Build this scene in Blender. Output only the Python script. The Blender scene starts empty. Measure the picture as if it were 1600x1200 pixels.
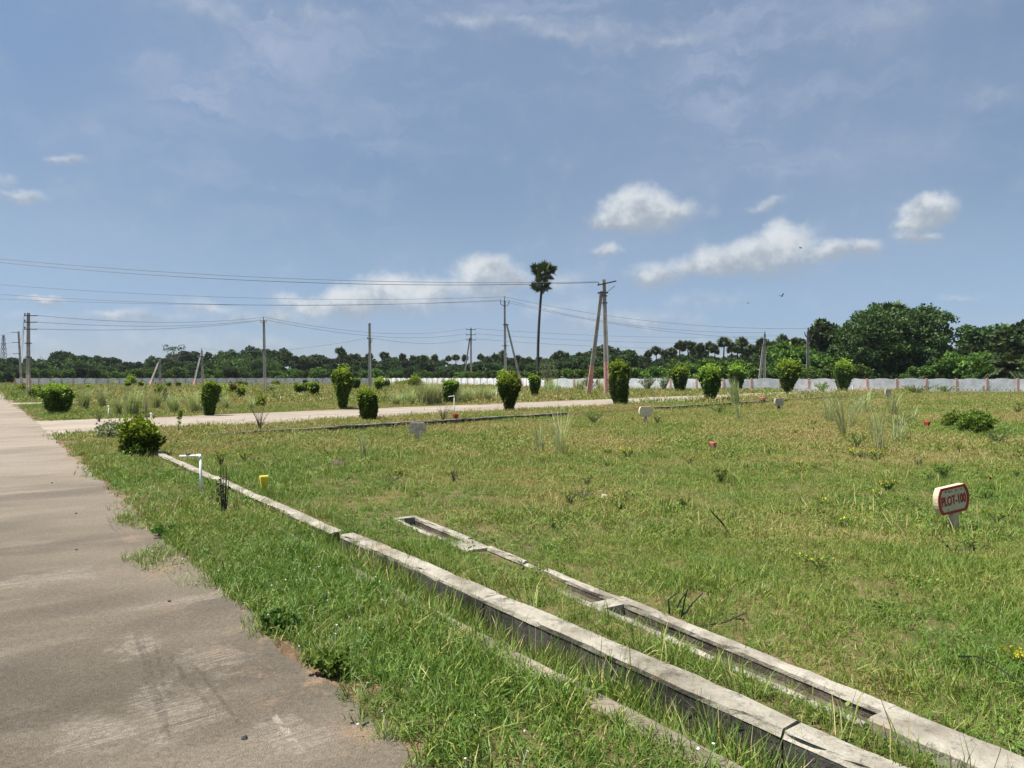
import bpy, math, random
import numpy as np
from mathutils import Vector, Matrix

# ------------------------------------------------------------------ camera
S = bpy.context.scene
C = S.collection
FPX, CX, HZ, CAMH = 1100.0, 800.0, 590.0, 1.5      # focal length and horizon in photo pixels, eye height in metres
cam_d = bpy.data.cameras.new('camera')
cam_d.sensor_width = 36.0
cam_d.lens = FPX / 1600.0 * 36.0
cam_d.clip_start = 0.05
cam_d.clip_end = 6000.0
cam = bpy.data.objects.new('camera', cam_d)
C.objects.link(cam)
cam.location = (0, 0, CAMH)
cam.rotation_euler = (math.radians(90) - math.atan((600 - HZ) / FPX), 0, 0)
S.camera = cam

# ------------------------------------------------------------------ light
SUN_DIR = Vector((-0.985, -0.17, 0.0)).normalized() * math.cos(math.radians(66)) + Vector((0, 0, math.sin(math.radians(66))))
sun_d = bpy.data.lights.new('sun', 'SUN')
sun_d.energy = 4.8
sun_d.angle = math.radians(0.6)
sun_d.color = (1.0, 0.955, 0.88)
sun = bpy.data.objects.new('sun', sun_d)
C.objects.link(sun)
sun.rotation_euler = SUN_DIR.to_track_quat('Z', 'Y').to_euler()
S.view_settings.view_transform = 'Standard'
S.view_settings.look = 'None'
S.view_settings.gamma = 1.0
S.view_settings.use_curve_mapping = False
S.view_settings.exposure = 0.85
S.cycles.use_denoising = True
try:
    S.cycles.denoiser = 'OPENIMAGEDENOISE'
    S.cycles.denoising_input_passes = 'RGB_ALBEDO_NORMAL'
    S.cycles.denoising_prefilter = 'ACCURATE'
except Exception:
    pass
S.cycles.max_bounces = 6
S.cycles.diffuse_bounces = 3
S.cycles.glossy_bounces = 2
S.cycles.transmission_bounces = 4
S.cycles.transparent_max_bounces = 6
S.cycles.caustics_reflective = False
S.cycles.caustics_refractive = False
S.cycles.sample_clamp_indirect = 4.0


# ------------------------------------------------------------------ node helpers
class NT:
    def __init__(self, tree):
        self.t = tree
        self.n = tree.nodes
        self.l = tree.links

    def new(self, kind, **kw):
        node = self.n.new(kind)
        for k, v in kw.items():
            setattr(node, k, v)
        return node

    def put(self, sock, val):
        if isinstance(val, bpy.types.NodeSocket):
            self.l.new(val, sock)
        elif val is not None:
            sock.default_value = val

    def math(self, op, a, b=None, c=None, clamp=False):
        n = self.new('ShaderNodeMath', operation=op, use_clamp=clamp)
        for i, v in enumerate((a, b, c)):
            if v is not None:
                self.put(n.inputs[i], v)
        return n.outputs[0]

    def vmath(self, op, a, b=None, scale=None):
        n = self.new('ShaderNodeVectorMath', operation=op)
        self.put(n.inputs[0], a)
        if b is not None:
            self.put(n.inputs[1], b)
        if scale is not None:
            self.put(n.inputs['Scale'], scale)
        return n.outputs['Value'] if op in ('DOT_PRODUCT', 'LENGTH', 'DISTANCE') else n.outputs['Vector']

    def noise(self, vec, scale, detail=4.0, rough=0.55, dist=0.0, color=False):
        n = self.new('ShaderNodeTexNoise')
        if vec is not None:
            self.put(n.inputs['Vector'], vec)
        n.inputs['Scale'].default_value = scale
        n.inputs['Detail'].default_value = detail
        n.inputs['Roughness'].default_value = rough
        n.inputs['Distortion'].default_value = dist
        return n.outputs['Color'] if color else n.outputs[0]

    def ramp(self, fac, lo, hi, a=0.0, b=1.0, smooth=True):
        n = self.new('ShaderNodeMapRange', interpolation_type='SMOOTHSTEP' if smooth else 'LINEAR', clamp=True)
        self.put(n.inputs['Value'], fac)
        n.inputs['From Min'].default_value = lo
        n.inputs['From Max'].default_value = hi
        n.inputs['To Min'].default_value = a
        n.inputs['To Max'].default_value = b
        return n.outputs['Result']

    def mix(self, fac, a, b, blend='MIX'):
        n = self.new('ShaderNodeMix', data_type='RGBA', blend_type=blend)
        self.put(n.inputs[0], fac)
        self.put(n.inputs[6], a if not isinstance(a, tuple) else a + (1.0,) * (4 - len(a)))
        self.put(n.inputs[7], b if not isinstance(b, tuple) else b + (1.0,) * (4 - len(b)))
        return n.outputs[2]

    def scale(self, col, f):
        return self.vmath('SCALE', col, scale=f)

    def pos(self):
        return self.new('ShaderNodeNewGeometry').outputs['Position']

    def attr(self, name):
        return self.new('ShaderNodeAttribute', attribute_name=name).outputs['Fac']

    def objrand(self):
        return self.new('ShaderNodeObjectInfo').outputs['Random']

    def bump(self, h, strength, dist=0.01):
        n = self.new('ShaderNodeBump')
        n.inputs['Strength'].default_value = strength
        n.inputs['Distance'].default_value = dist
        self.put(n.inputs['Height'], h)
        return n.outputs[0]


# ------------------------------------------------------------------ sky
SKY_STRENGTH = 0.075
W = bpy.data.worlds.new('World')
S.world = W
W.use_nodes = True
wt = NT(W.node_tree)
wt.n.clear()
sky = wt.new('ShaderNodeTexSky', sky_type='NISHITA')
sky.sun_disc = False
sky.sun_elevation = math.asin(SUN_DIR.z)
sky.sun_rotation = math.atan2(SUN_DIR.x, SUN_DIR.y)
sky.altitude = 50
sky.air_density = 1.0
sky.dust_density = 0.3
sky.ozone_density = 3.0
gen = wt.new('ShaderNodeTexCoord').outputs['Generated']
sp = wt.new('ShaderNodeSeparateXYZ')
wt.put(sp.inputs[0], gen)
az = wt.math('ARCTAN2', sp.outputs[0], sp.outputs[1])
el = wt.math('ARCSINE', sp.outputs[2])
cq = wt.new('ShaderNodeCombineXYZ')
wt.put(cq.inputs[0], az)
wt.put(cq.inputs[1], el)
q0 = cq.outputs[0]
warp = wt.vmath('SUBTRACT', wt.noise(gen, 15.0, 5.0, 0.62, color=True), (0.5, 0.5, 0.5))
q = wt.vmath('ADD', q0, wt.vmath('MULTIPLY', warp, (0.085, 0.05, 0.0)))


def sky_pt(px, py):
    a = math.atan((px - CX) / FPX)
    return a, math.atan((HZ - py) / FPX * math.cos(a))


PUFFS = [  # photo x, y, half width, half height, strength
    (998, 328, 62, 30, 1.0), (955, 345, 40, 18, .9), (1042, 334, 46, 22, .8), (1085, 340, 50, 16, .32),
    (1140, 410, 80, 26, .85), (1232, 388, 46, 34, .95), (1190, 402, 66, 28, .9), (1292, 398, 56, 16, .75),
    (1350, 391, 32, 18, .85), (1030, 432, 62, 22, .6), (1085, 418, 50, 22, .6),
    (1458, 332, 46, 24, .95), (1430, 352, 42, 15, .8), (1440, 371, 46, 11, .7),
    (612, 455, 62, 30, .9), (560, 466, 66, 25, .85), (498, 474, 62, 18, .7), (668, 455, 60, 26, .6), (700, 476, 100, 22, .4),
    (757, 425, 48, 28, .85), (800, 435, 44, 24, .6), (735, 448, 60, 24, .55),
    (870, 440, 60, 26, .4), (950, 397, 24, 10, .55), (1203, 322, 36, 9, .5),
    (66, 470, 34, 10, .65), (88, 247, 36, 9, .55), (-6, 282, 34, 14, .6), (30, 310, 56, 12, .45),
    (180, 495, 80, 14, .5), (322, 477, 50, 15, .45), (430, 497, 160, 18, .42), (880, 480, 90, 30, .3), (1120, 470, 90, 16, .28),
    (1510, 470, 60, 9, .3), (760, 38, 120, 16, .30), (900, 55, 150, 18, .34), (1040, 70, 120, 14, .30), (300, 15, 190, 36, .24), (470, 20, 120, 30, .2), (1400, 40, 220, 34, .2), (1560, 150, 120, 30, .16), (540, 480, 120, 22, .5), (640, 470, 90, 26, .5), (230, 500, 120, 16, .4), (960, 500, 160, 22, .36), (760, 455, 60, 26, .5), (1180, 425, 120, 20, .4), (100, 500, 120, 14, .34), (1060, 560, 300, 30, .25), (300, 540, 400, 26, .25),
]
# the same kind of small cumulus goes on round the rest of the sky
rs = random.Random(8)
EXTRA = []
for i in range(22):
    a = rs.uniform(0.75, 5.5)
    EXTRA.append((a if a < math.pi else a - 2 * math.pi, rs.uniform(0.07, 0.32), rs.uniform(.04, .08), rs.uniform(.016, .03), rs.uniform(.5, .9)))
items = []
for px, py, hw, hh, st in PUFFS:
    a, e = sky_pt(px, py)
    ca = math.cos(a)
    items.append((a, e, hw / FPX * ca * ca * 1.38, hh / FPX * ca * 1.45, st))
items += EXTRA
dens = None
sumw = None
sumws = None
for a, e, ra, re_, st in items:
    rel = wt.vmath('MULTIPLY', wt.vmath('SUBTRACT', q, (a, e, 0.0)), (1 / ra, 1 / re_, 0.0))
    val = wt.math('MULTIPLY_ADD', wt.vmath('LENGTH', rel), -st, st)
    wgt = wt.math('MAXIMUM', val, 0.0)
    rely = wt.vmath('DOT_PRODUCT', rel, (0, 1, 0))
    if dens is None:
        dens, sumw, sumws = wgt, wgt, wt.math('MULTIPLY', wgt, rely)
    else:
        dens = wt.math('SMOOTH_MAX', dens, wgt, 0.08)
        sumw = wt.math('ADD', sumw, wgt)
        sumws = wt.math('MULTIPLY_ADD', wgt, rely, sumws)
fbm = wt.noise(gen, 26.0, 6.0, 0.6)
dd = wt.math('MULTIPLY_ADD', wt.math('SUBTRACT', fbm, 0.5), 0.46, dens)
cover = wt.math('MULTIPLY', wt.ramp(dd, 0.04, 0.60), 0.92)
shade = wt.math('DIVIDE', sumws, wt.math('ADD', sumw, 0.02))
shade = wt.math('ADD', shade, wt.math('MULTIPLY', wt.math('SUBTRACT', wt.noise(gen, 30.0, 6.0, 0.62), 0.5), 2.0))
cloud_col = wt.mix(wt.ramp(shade, -0.45, 0.55), (2.8, 3.25, 3.8), (5.5, 5.75, 5.95))
# thin cirrus veils
cirv = wt.vmath('MULTIPLY', wt.vmath('ADD', q0, wt.vmath('SCALE', warp, scale=0.10)), (2.6, 11.0, 1.0))
rot = wt.new('ShaderNodeVectorRotate', rotation_type='Z_AXIS')
wt.put(rot.inputs['Vector'], cirv)
rot.inputs['Angle'].default_value = math.radians(-12)
cir = wt.ramp(wt.noise(rot.outputs[0], 1.7, 7.0, 0.60, 0.4), 0.40, 0.86)
cmask = wt.ramp(wt.noise(gen, 2.6, 2.0, 0.5), 0.30, 0.66)
hi = wt.ramp(el, 0.10, 0.42)
cirf = wt.math('MULTIPLY', wt.math('MULTIPLY', cir, cmask), wt.math('MULTIPLY_ADD', hi, 0.70, 0.24))
skycol = wt.new('ShaderNodeHueSaturation')
skycol.inputs['Saturation'].default_value = 0.97
skycol.inputs['Hue'].default_value = 0.494
skycol.inputs['Value'].default_value = 0.725
wt.put(skycol.inputs['Color'], sky.outputs[0])
# moist air: the horizon stays pale blue instead of yellow
tint = wt.mix(wt.ramp(el, 0.02, 0.20), (0.73, 0.81, 1.08), (1.06, 1.01, 1.02))
tint = wt.mix(wt.ramp(el, 0.20, 0.46), tint, (1.20, 1.17, 1.16))
skytint = wt.mix(1.0, skycol.outputs[0], tint, 'MULTIPLY')
veil = wt.math('MULTIPLY_ADD', wt.ramp(wt.noise(gen, 1.3, 3.0, 0.55, 0.3), 0.38, 0.66), 0.26, 0.01)
cirf = wt.math('MAXIMUM', wt.math('ADD', cirf, veil), 0.0, clamp=True)
c1 = wt.mix(cirf, skytint, (3.1, 3.65, 4.75))
c2 = wt.mix(cover, c1, cloud_col)
bg = wt.new('ShaderNodeBackground')
bg.inputs['Strength'].default_value = SKY_STRENGTH
wt.put(bg.inputs['Color'], c2)
wo = wt.new('ShaderNodeOutputWorld')
wt.l.new(bg.outputs[0], wo.inputs[0])
W.cycles.sampling_method = 'MANUAL'
W.cycles.sample_map_resolution = 512

# ------------------------------------------------------------------ layout: main road frame (u along, v to the right), cross road frame (s along, n away)
AM = math.atan(821 / FPX)
UX, UY = -math.sin(AM), math.cos(AM)
VX, VY = math.cos(AM), math.sin(AM)
DX, DY = 0.669, 0.743
NX, NY = -0.743, 0.669
N_CURB, N_R0, N_R1 = 18.15, 21.35, 28.0
FAR_LANES = ((46.0, 49.0), (65.5, 67.6))
ROAD_V0, ROAD_V1 = -7.6, 1.33


def uv2xy(u, v):
    return (UX * u + VX * v, UY * u + VY * v)


def xy2uv(x, y):
    return (UX * x + UY * y, VX * x + VY * y)


def sn2xy(s, n):
    return (DX * s + NX * n, DY * s + NY * n)


def xy2sn(x, y):
    return (DX * x + DY * y, NX * x + NY * y)


def hash_noise(x, y, f, seed=0):
    x = np.asarray(x, float) * f
    y = np.asarray(y, float) * f
    xi = np.floor(x)
    yi = np.floor(y)
    xf = x - xi
    yf = y - yi

    def h(a, b):
        t = np.sin(a * 127.1 + b * 311.7 + seed * 74.7) * 43758.5453
        return t - np.floor(t)
    ux = xf * xf * (3 - 2 * xf)
    uy = yf * yf * (3 - 2 * yf)
    return (h(xi, yi) * (1 - ux) + h(xi + 1, yi) * ux) * (1 - uy) + (h(xi, yi + 1) * (1 - ux) + h(xi + 1, yi + 1) * ux) * uy


def sstep(x, a, b):
    t = np.clip((np.asarray(x, float) - a) / (b - a), 0, 1)
    return t * t * (3 - 2 * t)


U_BREAK = 6.3
U_END = 16.6
V_STRIP0, V_STRIP1, V_WALL0, V_WALL1 = 2.19, 2.33, 2.67, 2.83


def ground_z(x, y, micro=True):
    x = np.asarray(x, float)
    y = np.asarray(y, float)
    u, v = xy2uv(x, y)
    s, n = xy2sn(x, y)
    plot = -0.012 - 0.135 * sstep(v, 4.2, 9.0)
    z = np.zeros_like(u)
    inplot = (n < N_CURB)
    z = np.where((v > 2.75) & inplot, plot, z)
    depth = 0.20 - 0.14 * sstep(u, U_BREAK - 0.2, U_BREAK + 0.6) - 0.06 * sstep(u, 14, 17)
    tr = (v > 2.27) & (v <= 2.75) & inplot
    z = np.where(tr, -depth, z)
    z = np.where((v > ROAD_V0) & (v < ROAD_V1), -0.05, z)
    onroad = ((n > N_R0) & (n < N_R1) & (v > ROAD_V1 - 0.5))
    for a, b in FAR_LANES:
        onroad |= ((n > a) & (n < b) & (v > ROAD_V1))
    z = np.where(onroad, -0.03, z)
    ca = (x - F0.x) * TD.x + (y - F0.y) * TD.y
    co = -((x - F0.x) * TN.x + (y - F0.y) * TN.y)
    chan = (co > .03) & (co < TWID - .025) & (((ca > .0) & (ca < 1.12)) | ((ca > 2.75) & (ca < TL)))
    z = np.where(chan, -0.25, z)
    if micro:
        soft = (~onroad) & (v > ROAD_V1) & (~chan)
        z = z + np.where(soft, (hash_noise(x, y, 0.45, 3) - 0.5) * 0.05 + (hash_noise(x, y, 2.3, 5) - 0.5) * 0.025, 0)
    return z


def P(px, py, z=None):
    """ground point seen at a photo pixel"""
    zz = 0.0 if z is None else z
    for _ in range(8):
        Y = (CAMH - zz) * FPX / (py - HZ)
        X = (px - CX) * Y / FPX
        if z is not None:
            break
        zz = float(ground_z(X, Y))
    return Vector((X, Y, zz))


def at(px, Y):
    """ground point below photo column px at depth Y"""
    X = (px - CX) * Y / FPX
    return Vector((X, Y, float(ground_z(X, Y))))


def hpx(py, Y):
    """height of a photo row at depth Y"""
    return CAMH + (HZ - py) * Y / FPX


# open channel sunk in the plot: far edge from F0 along TD
F0 = P(655, 808, 0.0)
F1 = P(1600, 1187, 0.0)
TD = Vector((F1.x - F0.x, F1.y - F0.y, 0)).normalized()
TN = Vector((-TD.y, TD.x, 0))          # away from the camera side
if TN.y < 0:
    TN = -TN
TL = (F1 - F0).length + 1.3
TWID = 0.27


# ------------------------------------------------------------------ object helpers
def mesh_np(name, verts, quads=None, tris=None, mat=None, tone=None, smooth=False):
    me = bpy.data.meshes.new(name)
    verts = np.asarray(verts, np.float32).reshape(-1, 3)
    parts, tot = [], []
    if quads is not None and len(quads):
        q_ = np.asarray(quads, np.int32).reshape(-1, 4)
        parts.append(q_.ravel())
        tot.append(np.full(len(q_), 4, np.int32))
    if tris is not None and len(tris):
        t_ = np.asarray(tris, np.int32).reshape(-1, 3)
        parts.append(t_.ravel())
        tot.append(np.full(len(t_), 3, np.int32))
    me.vertices.add(len(verts))
    me.vertices.foreach_set('co', verts.ravel())
    if parts:
        li = np.concatenate(parts)
        lt = np.concatenate(tot)
        ls = np.concatenate([[0], np.cumsum(lt)[:-1]]).astype(np.int32)
        me.loops.add(len(li))
        me.loops.foreach_set('vertex_index', li)
        me.polygons.add(len(lt))
        me.polygons.foreach_set('loop_start', ls)
        me.polygons.foreach_set('loop_total', lt)
        me.polygons.foreach_set('use_smooth', np.full(len(lt), bool(smooth)))
    if tone is not None:
        a = me.attributes.new('tone', 'FLOAT', 'POINT')
        a.data.foreach_set('value', np.asarray(tone, np.float32))
    me.update(calc_edges=True)
    me.validate()
    if mat is not None:
        me.materials.append(mat)
    return me


class MB:
    """collects shapes, then becomes one mesh"""

    def __init__(self):
        self.v, self.q, self.t, self.tn = [], [], [], []
        self.k = 0

    def add(self, v, q=None, t=None, tone=0.5):
        v = np.asarray(v, float).reshape(-1, 3)
        if q is not None and len(q):
            self.q.append(np.asarray(q, int).reshape(-1, 4) + self.k)
        if t is not None and len(t):
            self.t.append(np.asarray(t, int).reshape(-1, 3) + self.k)
        self.v.append(v)
        self.tn.append(np.broadcast_to(np.asarray(tone, float), (len(v),)) if np.ndim(tone) < 1 else np.asarray(tone, float))
        self.k += len(v)
        return self

    def box(self, c, size, rz=0.0, taper=(1, 1), tone=0.5, mat3=None):
        hx, hy, hz = [s / 2 for s in size]
        tx, ty = taper
        v = np.array([[-hx, -hy, -hz], [hx, -hy, -hz], [hx, hy, -hz], [-hx, hy, -hz],
                      [-hx * tx, -hy * ty, hz], [hx * tx, -hy * ty, hz], [hx * tx, hy * ty, hz], [-hx * tx, hy * ty, hz]])
        if mat3 is not None:
            v = v @ np.array(mat3).T
        elif rz:
            cz, sz = math.cos(rz), math.sin(rz)
            v = v @ np.array([[cz, sz, 0], [-sz, cz, 0], [0, 0, 1]])
        return self.add(v + np.array(c), [[0, 3, 2, 1], [4, 5, 6, 7], [0, 1, 5, 4], [1, 2, 6, 5], [2, 3, 7, 6], [3, 0, 4, 7]], tone=tone)

    def tube(self, pts, radii, sides=6, tone=0.5, square=False, closed=True):
        pts = np.asarray(pts, float)
        n = len(pts)
        radii = np.broadcast_to(np.asarray(radii, float), (n,))
        tang = np.gradient(pts, axis=0)
        tang /= np.linalg.norm(tang, axis=1)[:, None] + 1e-9
        ref = np.array([0, 0, 1.0]) if abs(tang[0][2]) < 0.9 else np.array([1.0, 0, 0])
        rings = []
        for i in range(n):
            a = np.cross(tang[i], ref)
            a /= np.linalg.norm(a) + 1e-9
            b = np.cross(tang[i], a)
            ref = np.cross(a, tang[i])
            th = np.arange(sides) * 2 * math.pi / sides + (math.pi / 4 if square else 0)
            rr = radii[i] * (math.sqrt(2) if square else 1)
            rings.append(pts[i] + rr * (np.cos(th)[:, None] * a + np.sin(th)[:, None] * b))
        v = np.concatenate(rings)
        q = []
        for i in range(n - 1):
            for j in range(sides):
                k = (j + 1) % sides
                q.append([i * sides + j, i * sides + k, (i + 1) * sides + k, (i + 1) * sides + j])
        t = []
        if closed:
            v = np.concatenate([v, [pts[0]], [pts[-1]]])
            for j in range(sides):
                k = (j + 1) % sides
                t.append([n * sides, k, j])
                t.append([n * sides + 1, (n - 1) * sides + j, (n - 1) * sides + k])
        return self.add(v, q, t, tone)

    def prism(self, outline, y0, y1, tone=0.5):
        """outline of (x, z) points extruded along y"""
        o = np.asarray(outline, float)
        m = len(o)
        a = np.stack([o[:, 0], np.full(m, y0), o[:, 1]], 1)
        b = np.stack([o[:, 0], np.full(m, y1), o[:, 1]], 1)
        c = o.mean(0)
        v = np.concatenate([a, b, [[c[0], y0, c[1]]], [[c[0], y1, c[1]]]])
        q = [[i, (i + 1) % m, m + (i + 1) % m, m + i] for i in range(m)]
        t = [[2 * m, (i + 1) % m, i] for i in range(m)] + [[2 * m + 1, m + i, m + (i + 1) % m] for i in range(m)]
        return self.add(v, q, t, tone)

    def mesh(self, name, mat=None, smooth=False):
        return mesh_np(name, np.concatenate(self.v), np.concatenate(self.q) if self.q else None,
                       np.concatenate(self.t) if self.t else None, mat, np.concatenate(self.tn), smooth)

    def obj(self, name, mat=None, parent=None, loc=None, smooth=False):
        return link(name, self.mesh(name, mat, smooth), parent, loc)


def link(name, data, parent=None, loc=None, rz=0.0):
    o = bpy.data.objects.new(name, data)
    C.objects.link(o)
    if parent is not None:
        o.parent = parent
    if loc is not None:
        o.location = loc
    if rz:
        o.rotation_euler = (0, 0, rz)
    return o


def tag(o, label=None, cat=None, group=None, kind=None):
    if label:
        o['label'] = label
    if cat:
        o['category'] = cat
    if group:
        o['group'] = group
    if kind:
        o['kind'] = kind
    return o


def thing(name, label, cat, loc=(0, 0, 0), rz=0.0, group=None, scale=None):
    o = link(name, None, None, loc, rz)
    o.empty_display_size = 0.2
    if scale is not None:
        o.scale = scale
    return tag(o, label, cat, group)


def copy_tree(src, loc, rz, scale, label, group):
    r = src.copy()
    C.objects.link(r)
    r.location = loc
    r.rotation_euler = (0, 0, rz)
    r.scale = scale
    r['label'] = label
    if group:
        r['group'] = group
    for ch in src.children:
        c = ch.copy()
        C.objects.link(c)
        c.parent = r
        for g in ch.children:
            d = g.copy()
            C.objects.link(d)
            d.parent = c
    return r


# ------------------------------------------------------------------ materials
def material(name):
    m = bpy.data.materials.new(name)
    m.use_nodes = True
    t = NT(m.node_tree)
    t.n.clear()
    out = t.new('ShaderNodeOutputMaterial')
    b = t.new('ShaderNodeBsdfPrincipled')
    t.l.new(b.outputs[0], out.inputs[0])
    return m, t, b, out


def plain(name, col, rough=0.7, var=0.12, scale=6.0, bump=0.0, metal=0.0, spec=0.3):
    m, t, b, out = material(name)
    tc = t.new('ShaderNodeTexCoord').outputs['Object']
    f = t.noise(tc, scale, 5.0, 0.6)
    c = t.mix(t.ramp(f, 0.3, 0.7), tuple(x * (1 - var) for x in col), tuple(min(1, x * (1 + var)) for x in col))
    t.put(b.inputs['Base Color'], c)
    b.inputs['Roughness'].default_value = rough
    b.inputs['Metallic'].default_value = metal
    b.inputs['Specular IOR Level'].default_value = spec
    if bump:
        t.put(b.inputs['Normal'], t.bump(t.noise(tc, scale * 8, 4.0, 0.6), bump, 0.01))
    return m


def leafy(name, dark, light, young=None, transl=0.3, rough=0.62, rnd=0.25, spec=0.18):
    """leaf colour from the leaf's own tone (0..1 mature leaves, above 1 young leaves)"""
    m, t, b, out = material(name)
    tone = t.attr('tone')
    c = t.mix(t.ramp(tone, 0.0, 1.0, smooth=False), dark, light)
    if young:
        c = t.mix(t.ramp(tone, 1.0, 2.0, smooth=False), c, young)
    hs = t.new('ShaderNodeHueSaturation')
    t.put(hs.inputs['Value'], t.math('MULTIPLY_ADD', t.objrand(), 2 * rnd, 1 - rnd))
    t.put(hs.inputs['Hue'], t.math('MULTIPLY_ADD', t.objrand(), 0.03, 0.485))
    t.put(hs.inputs['Color'], c)
    col = hs.outputs[0]
    t.put(b.inputs['Base Color'], col)
    b.inputs['Roughness'].default_value = rough
    b.inputs['Specular IOR Level'].default_value = spec
    tr = t.new('ShaderNodeBsdfTranslucent')
    t.put(tr.inputs['Color'], t.mix(1.0, col, (1.0, 1.0, 0.55), 'MULTIPLY'))
    mx = t.new('ShaderNodeMixShader')
    mx.inputs[0].default_value = transl
    t.l.new(b.outputs[0], mx.inputs[1])
    t.l.new(tr.outputs[0], mx.inputs[2])
    t.l.new(mx.outputs[0], out.inputs[0])
    return m


def grass_material(name, lush, mid, dry, bias=0.0, transl=0.22):
    """grass blades: world-position patches of lush, yellow-green and dry growth"""
    m, t, b, out = material(name)
    p = t.pos()
    big = t.noise(p, 0.16, 3.0, 0.55)
    med = t.noise(p, 0.9, 4.0, 0.6)
    tone = t.attr('tone')
    f = t.math('ADD', t.math('MULTIPLY_ADD', big, 1.35, -0.25), t.math('MULTIPLY_ADD', med, 0.85, -0.05))
    f = t.math('ADD', f, t.math('MULTIPLY', t.math('SUBTRACT', tone, 0.5), 0.42))
    # the mown plot is drier than the verge beside the road
    vv = t.vmath('DOT_PRODUCT', p, (VX, VY, 0))
    yy = t.vmath('DOT_PRODUCT', p, (0, 1, 0))
    f = t.math('ADD', f, t.ramp(vv, 3.4, 7.5, 0.0, 0.10))
    f = t.math('ADD', f, t.ramp(yy, 8.0, 19.0, 0.0, 0.12))
    f = t.math('ADD', f, bias)
    c = t.mix(t.ramp(f, 0.66, 1.04), lush, mid)
    c = t.mix(t.ramp(f, 0.96, 1.26), c, dry)
    hs = t.new('ShaderNodeHueSaturation')
    t.put(hs.inputs['Value'], t.math('MULTIPLY_ADD', tone, 0.34, 0.80))
    t.put(hs.inputs['Color'], c)
    col = hs.outputs[0]
    t.put(b.inputs['Base Color'], col)
    b.inputs['Roughness'].default_value = 0.5
    b.inputs['Specular IOR Level'].default_value = 0.3
    tr = t.new('ShaderNodeBsdfTranslucent')
    t.put(tr.inputs['Color'], t.mix(1.0, col, (1.0, 1.0, 0.6), 'MULTIPLY'))
    mx = t.new('ShaderNodeMixShader')
    mx.inputs[0].default_value = transl
    t.l.new(b.outputs[0], mx.inputs[1])
    t.l.new(tr.outputs[0], mx.inputs[2])
    t.l.new(mx.outputs[0], out.inputs[0])
    return m


LUSH, MID, DRY = (0.122, 0.220, 0.036), (0.212, 0.268, 0.042), (0.36, 0.285, 0.125)
M_GRASS = grass_material('grass_blades', LUSH, MID, DRY)
M_TRENCH = grass_material('ditch_grass_blades', LUSH, (0.22, 0.28, 0.05), (0.40, 0.35, 0.16), bias=0.03)


def ground_material():
    m, t, b, out = material('soil_and_turf')
    p = t.pos()
    big = t.noise(p, 0.16, 3.0, 0.55)
    med = t.noise(p, 0.9, 4.0, 0.6)
    fine = t.noise(p, 14.0, 5.0, 0.65)
    f = t.math('ADD', t.math('MULTIPLY_ADD', big, 1.35, -0.25), t.math('MULTIPLY_ADD', med, 0.85, -0.05))
    yy = t.vmath('DOT_PRODUCT', p, (0, 1, 0))
    f = t.math('ADD', f, t.ramp(yy, 8.0, 19.0, 0.0, 0.12))
    turf = t.mix(t.ramp(f, 0.62, 0.98), (0.066, 0.092, 0.022), (0.125, 0.122, 0.036))
    turf = t.mix(t.ramp(f, 0.96, 1.30), turf, (0.21, 0.16, 0.085))
    soil = t.mix(t.ramp(fine, 0.3, 0.7), (0.075, 0.052, 0.032), (0.19, 0.125, 0.075))
    bare = t.ramp(t.noise(p, 0.55, 5.0, 0.65), 0.64, 0.74)
    thatch = t.mix(t.ramp(fine, 0.43, 0.60), turf, soil)
    vv_ = t.vmath('DOT_PRODUCT', p, (VX, VY, 0))
    thatch = t.mix(t.ramp(vv_, 1.5, 1.75, 1.0, 0.0), thatch, t.mix(t.ramp(t.noise(p, 2.0, 4.0), .45, .6), soil, (0.20, 0.14, 0.09)))
    c = t.mix(bare, thatch, soil)
    t.put(b.inputs['Base Color'], c)
    b.inputs['Roughness'].default_value = 0.95
    b.inputs['Specular IOR Level'].default_value = 0.1
    t.put(b.inputs['Normal'], t.bump(fine, 0.7, 0.03))
    return m


M_GROUND = ground_material()


def road_uv(t):
    p = t.pos()
    uu = t.vmath('DOT_PRODUCT', p, (UX, UY, 0))
    vv = t.vmath('DOT_PRODUCT', p, (VX, VY, 0))
    cb = t.new('ShaderNodeCombineXYZ')
    t.put(cb.inputs[0], uu)
    t.put(cb.inputs[1], vv)
    return p, uu, vv, cb.outputs[0]


def seg_mask(t, uvv, a, b_, w0, w1):
    """soft mask round the segment a-b in the road frame"""
    d = (b_[0] - a[0], b_[1] - a[1])
    L = math.hypot(*d)
    e = (d[0] / L, d[1] / L)
    rel = t.vmath('SUBTRACT', uvv, (a[0], a[1], 0))
    al = t.vmath('DOT_PRODUCT', rel, (e[0], e[1], 0))
    ac = t.math('ABSOLUTE', t.vmath('DOT_PRODUCT', rel, (-e[1], e[0], 0)))
    m1 = t.ramp(ac, w0, w1, 1.0, 0.0)
    m2 = t.math('MULTIPLY', t.ramp(al, -0.05, 0.05), t.ramp(al, L - 0.1, L + 0.05, 1.0, 0.0))
    return t.math('MULTIPLY', m1, m2)


def pix_uv(px, py):
    g = P(px, py, 0.0)
    return xy2uv(g.x, g.y)


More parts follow.
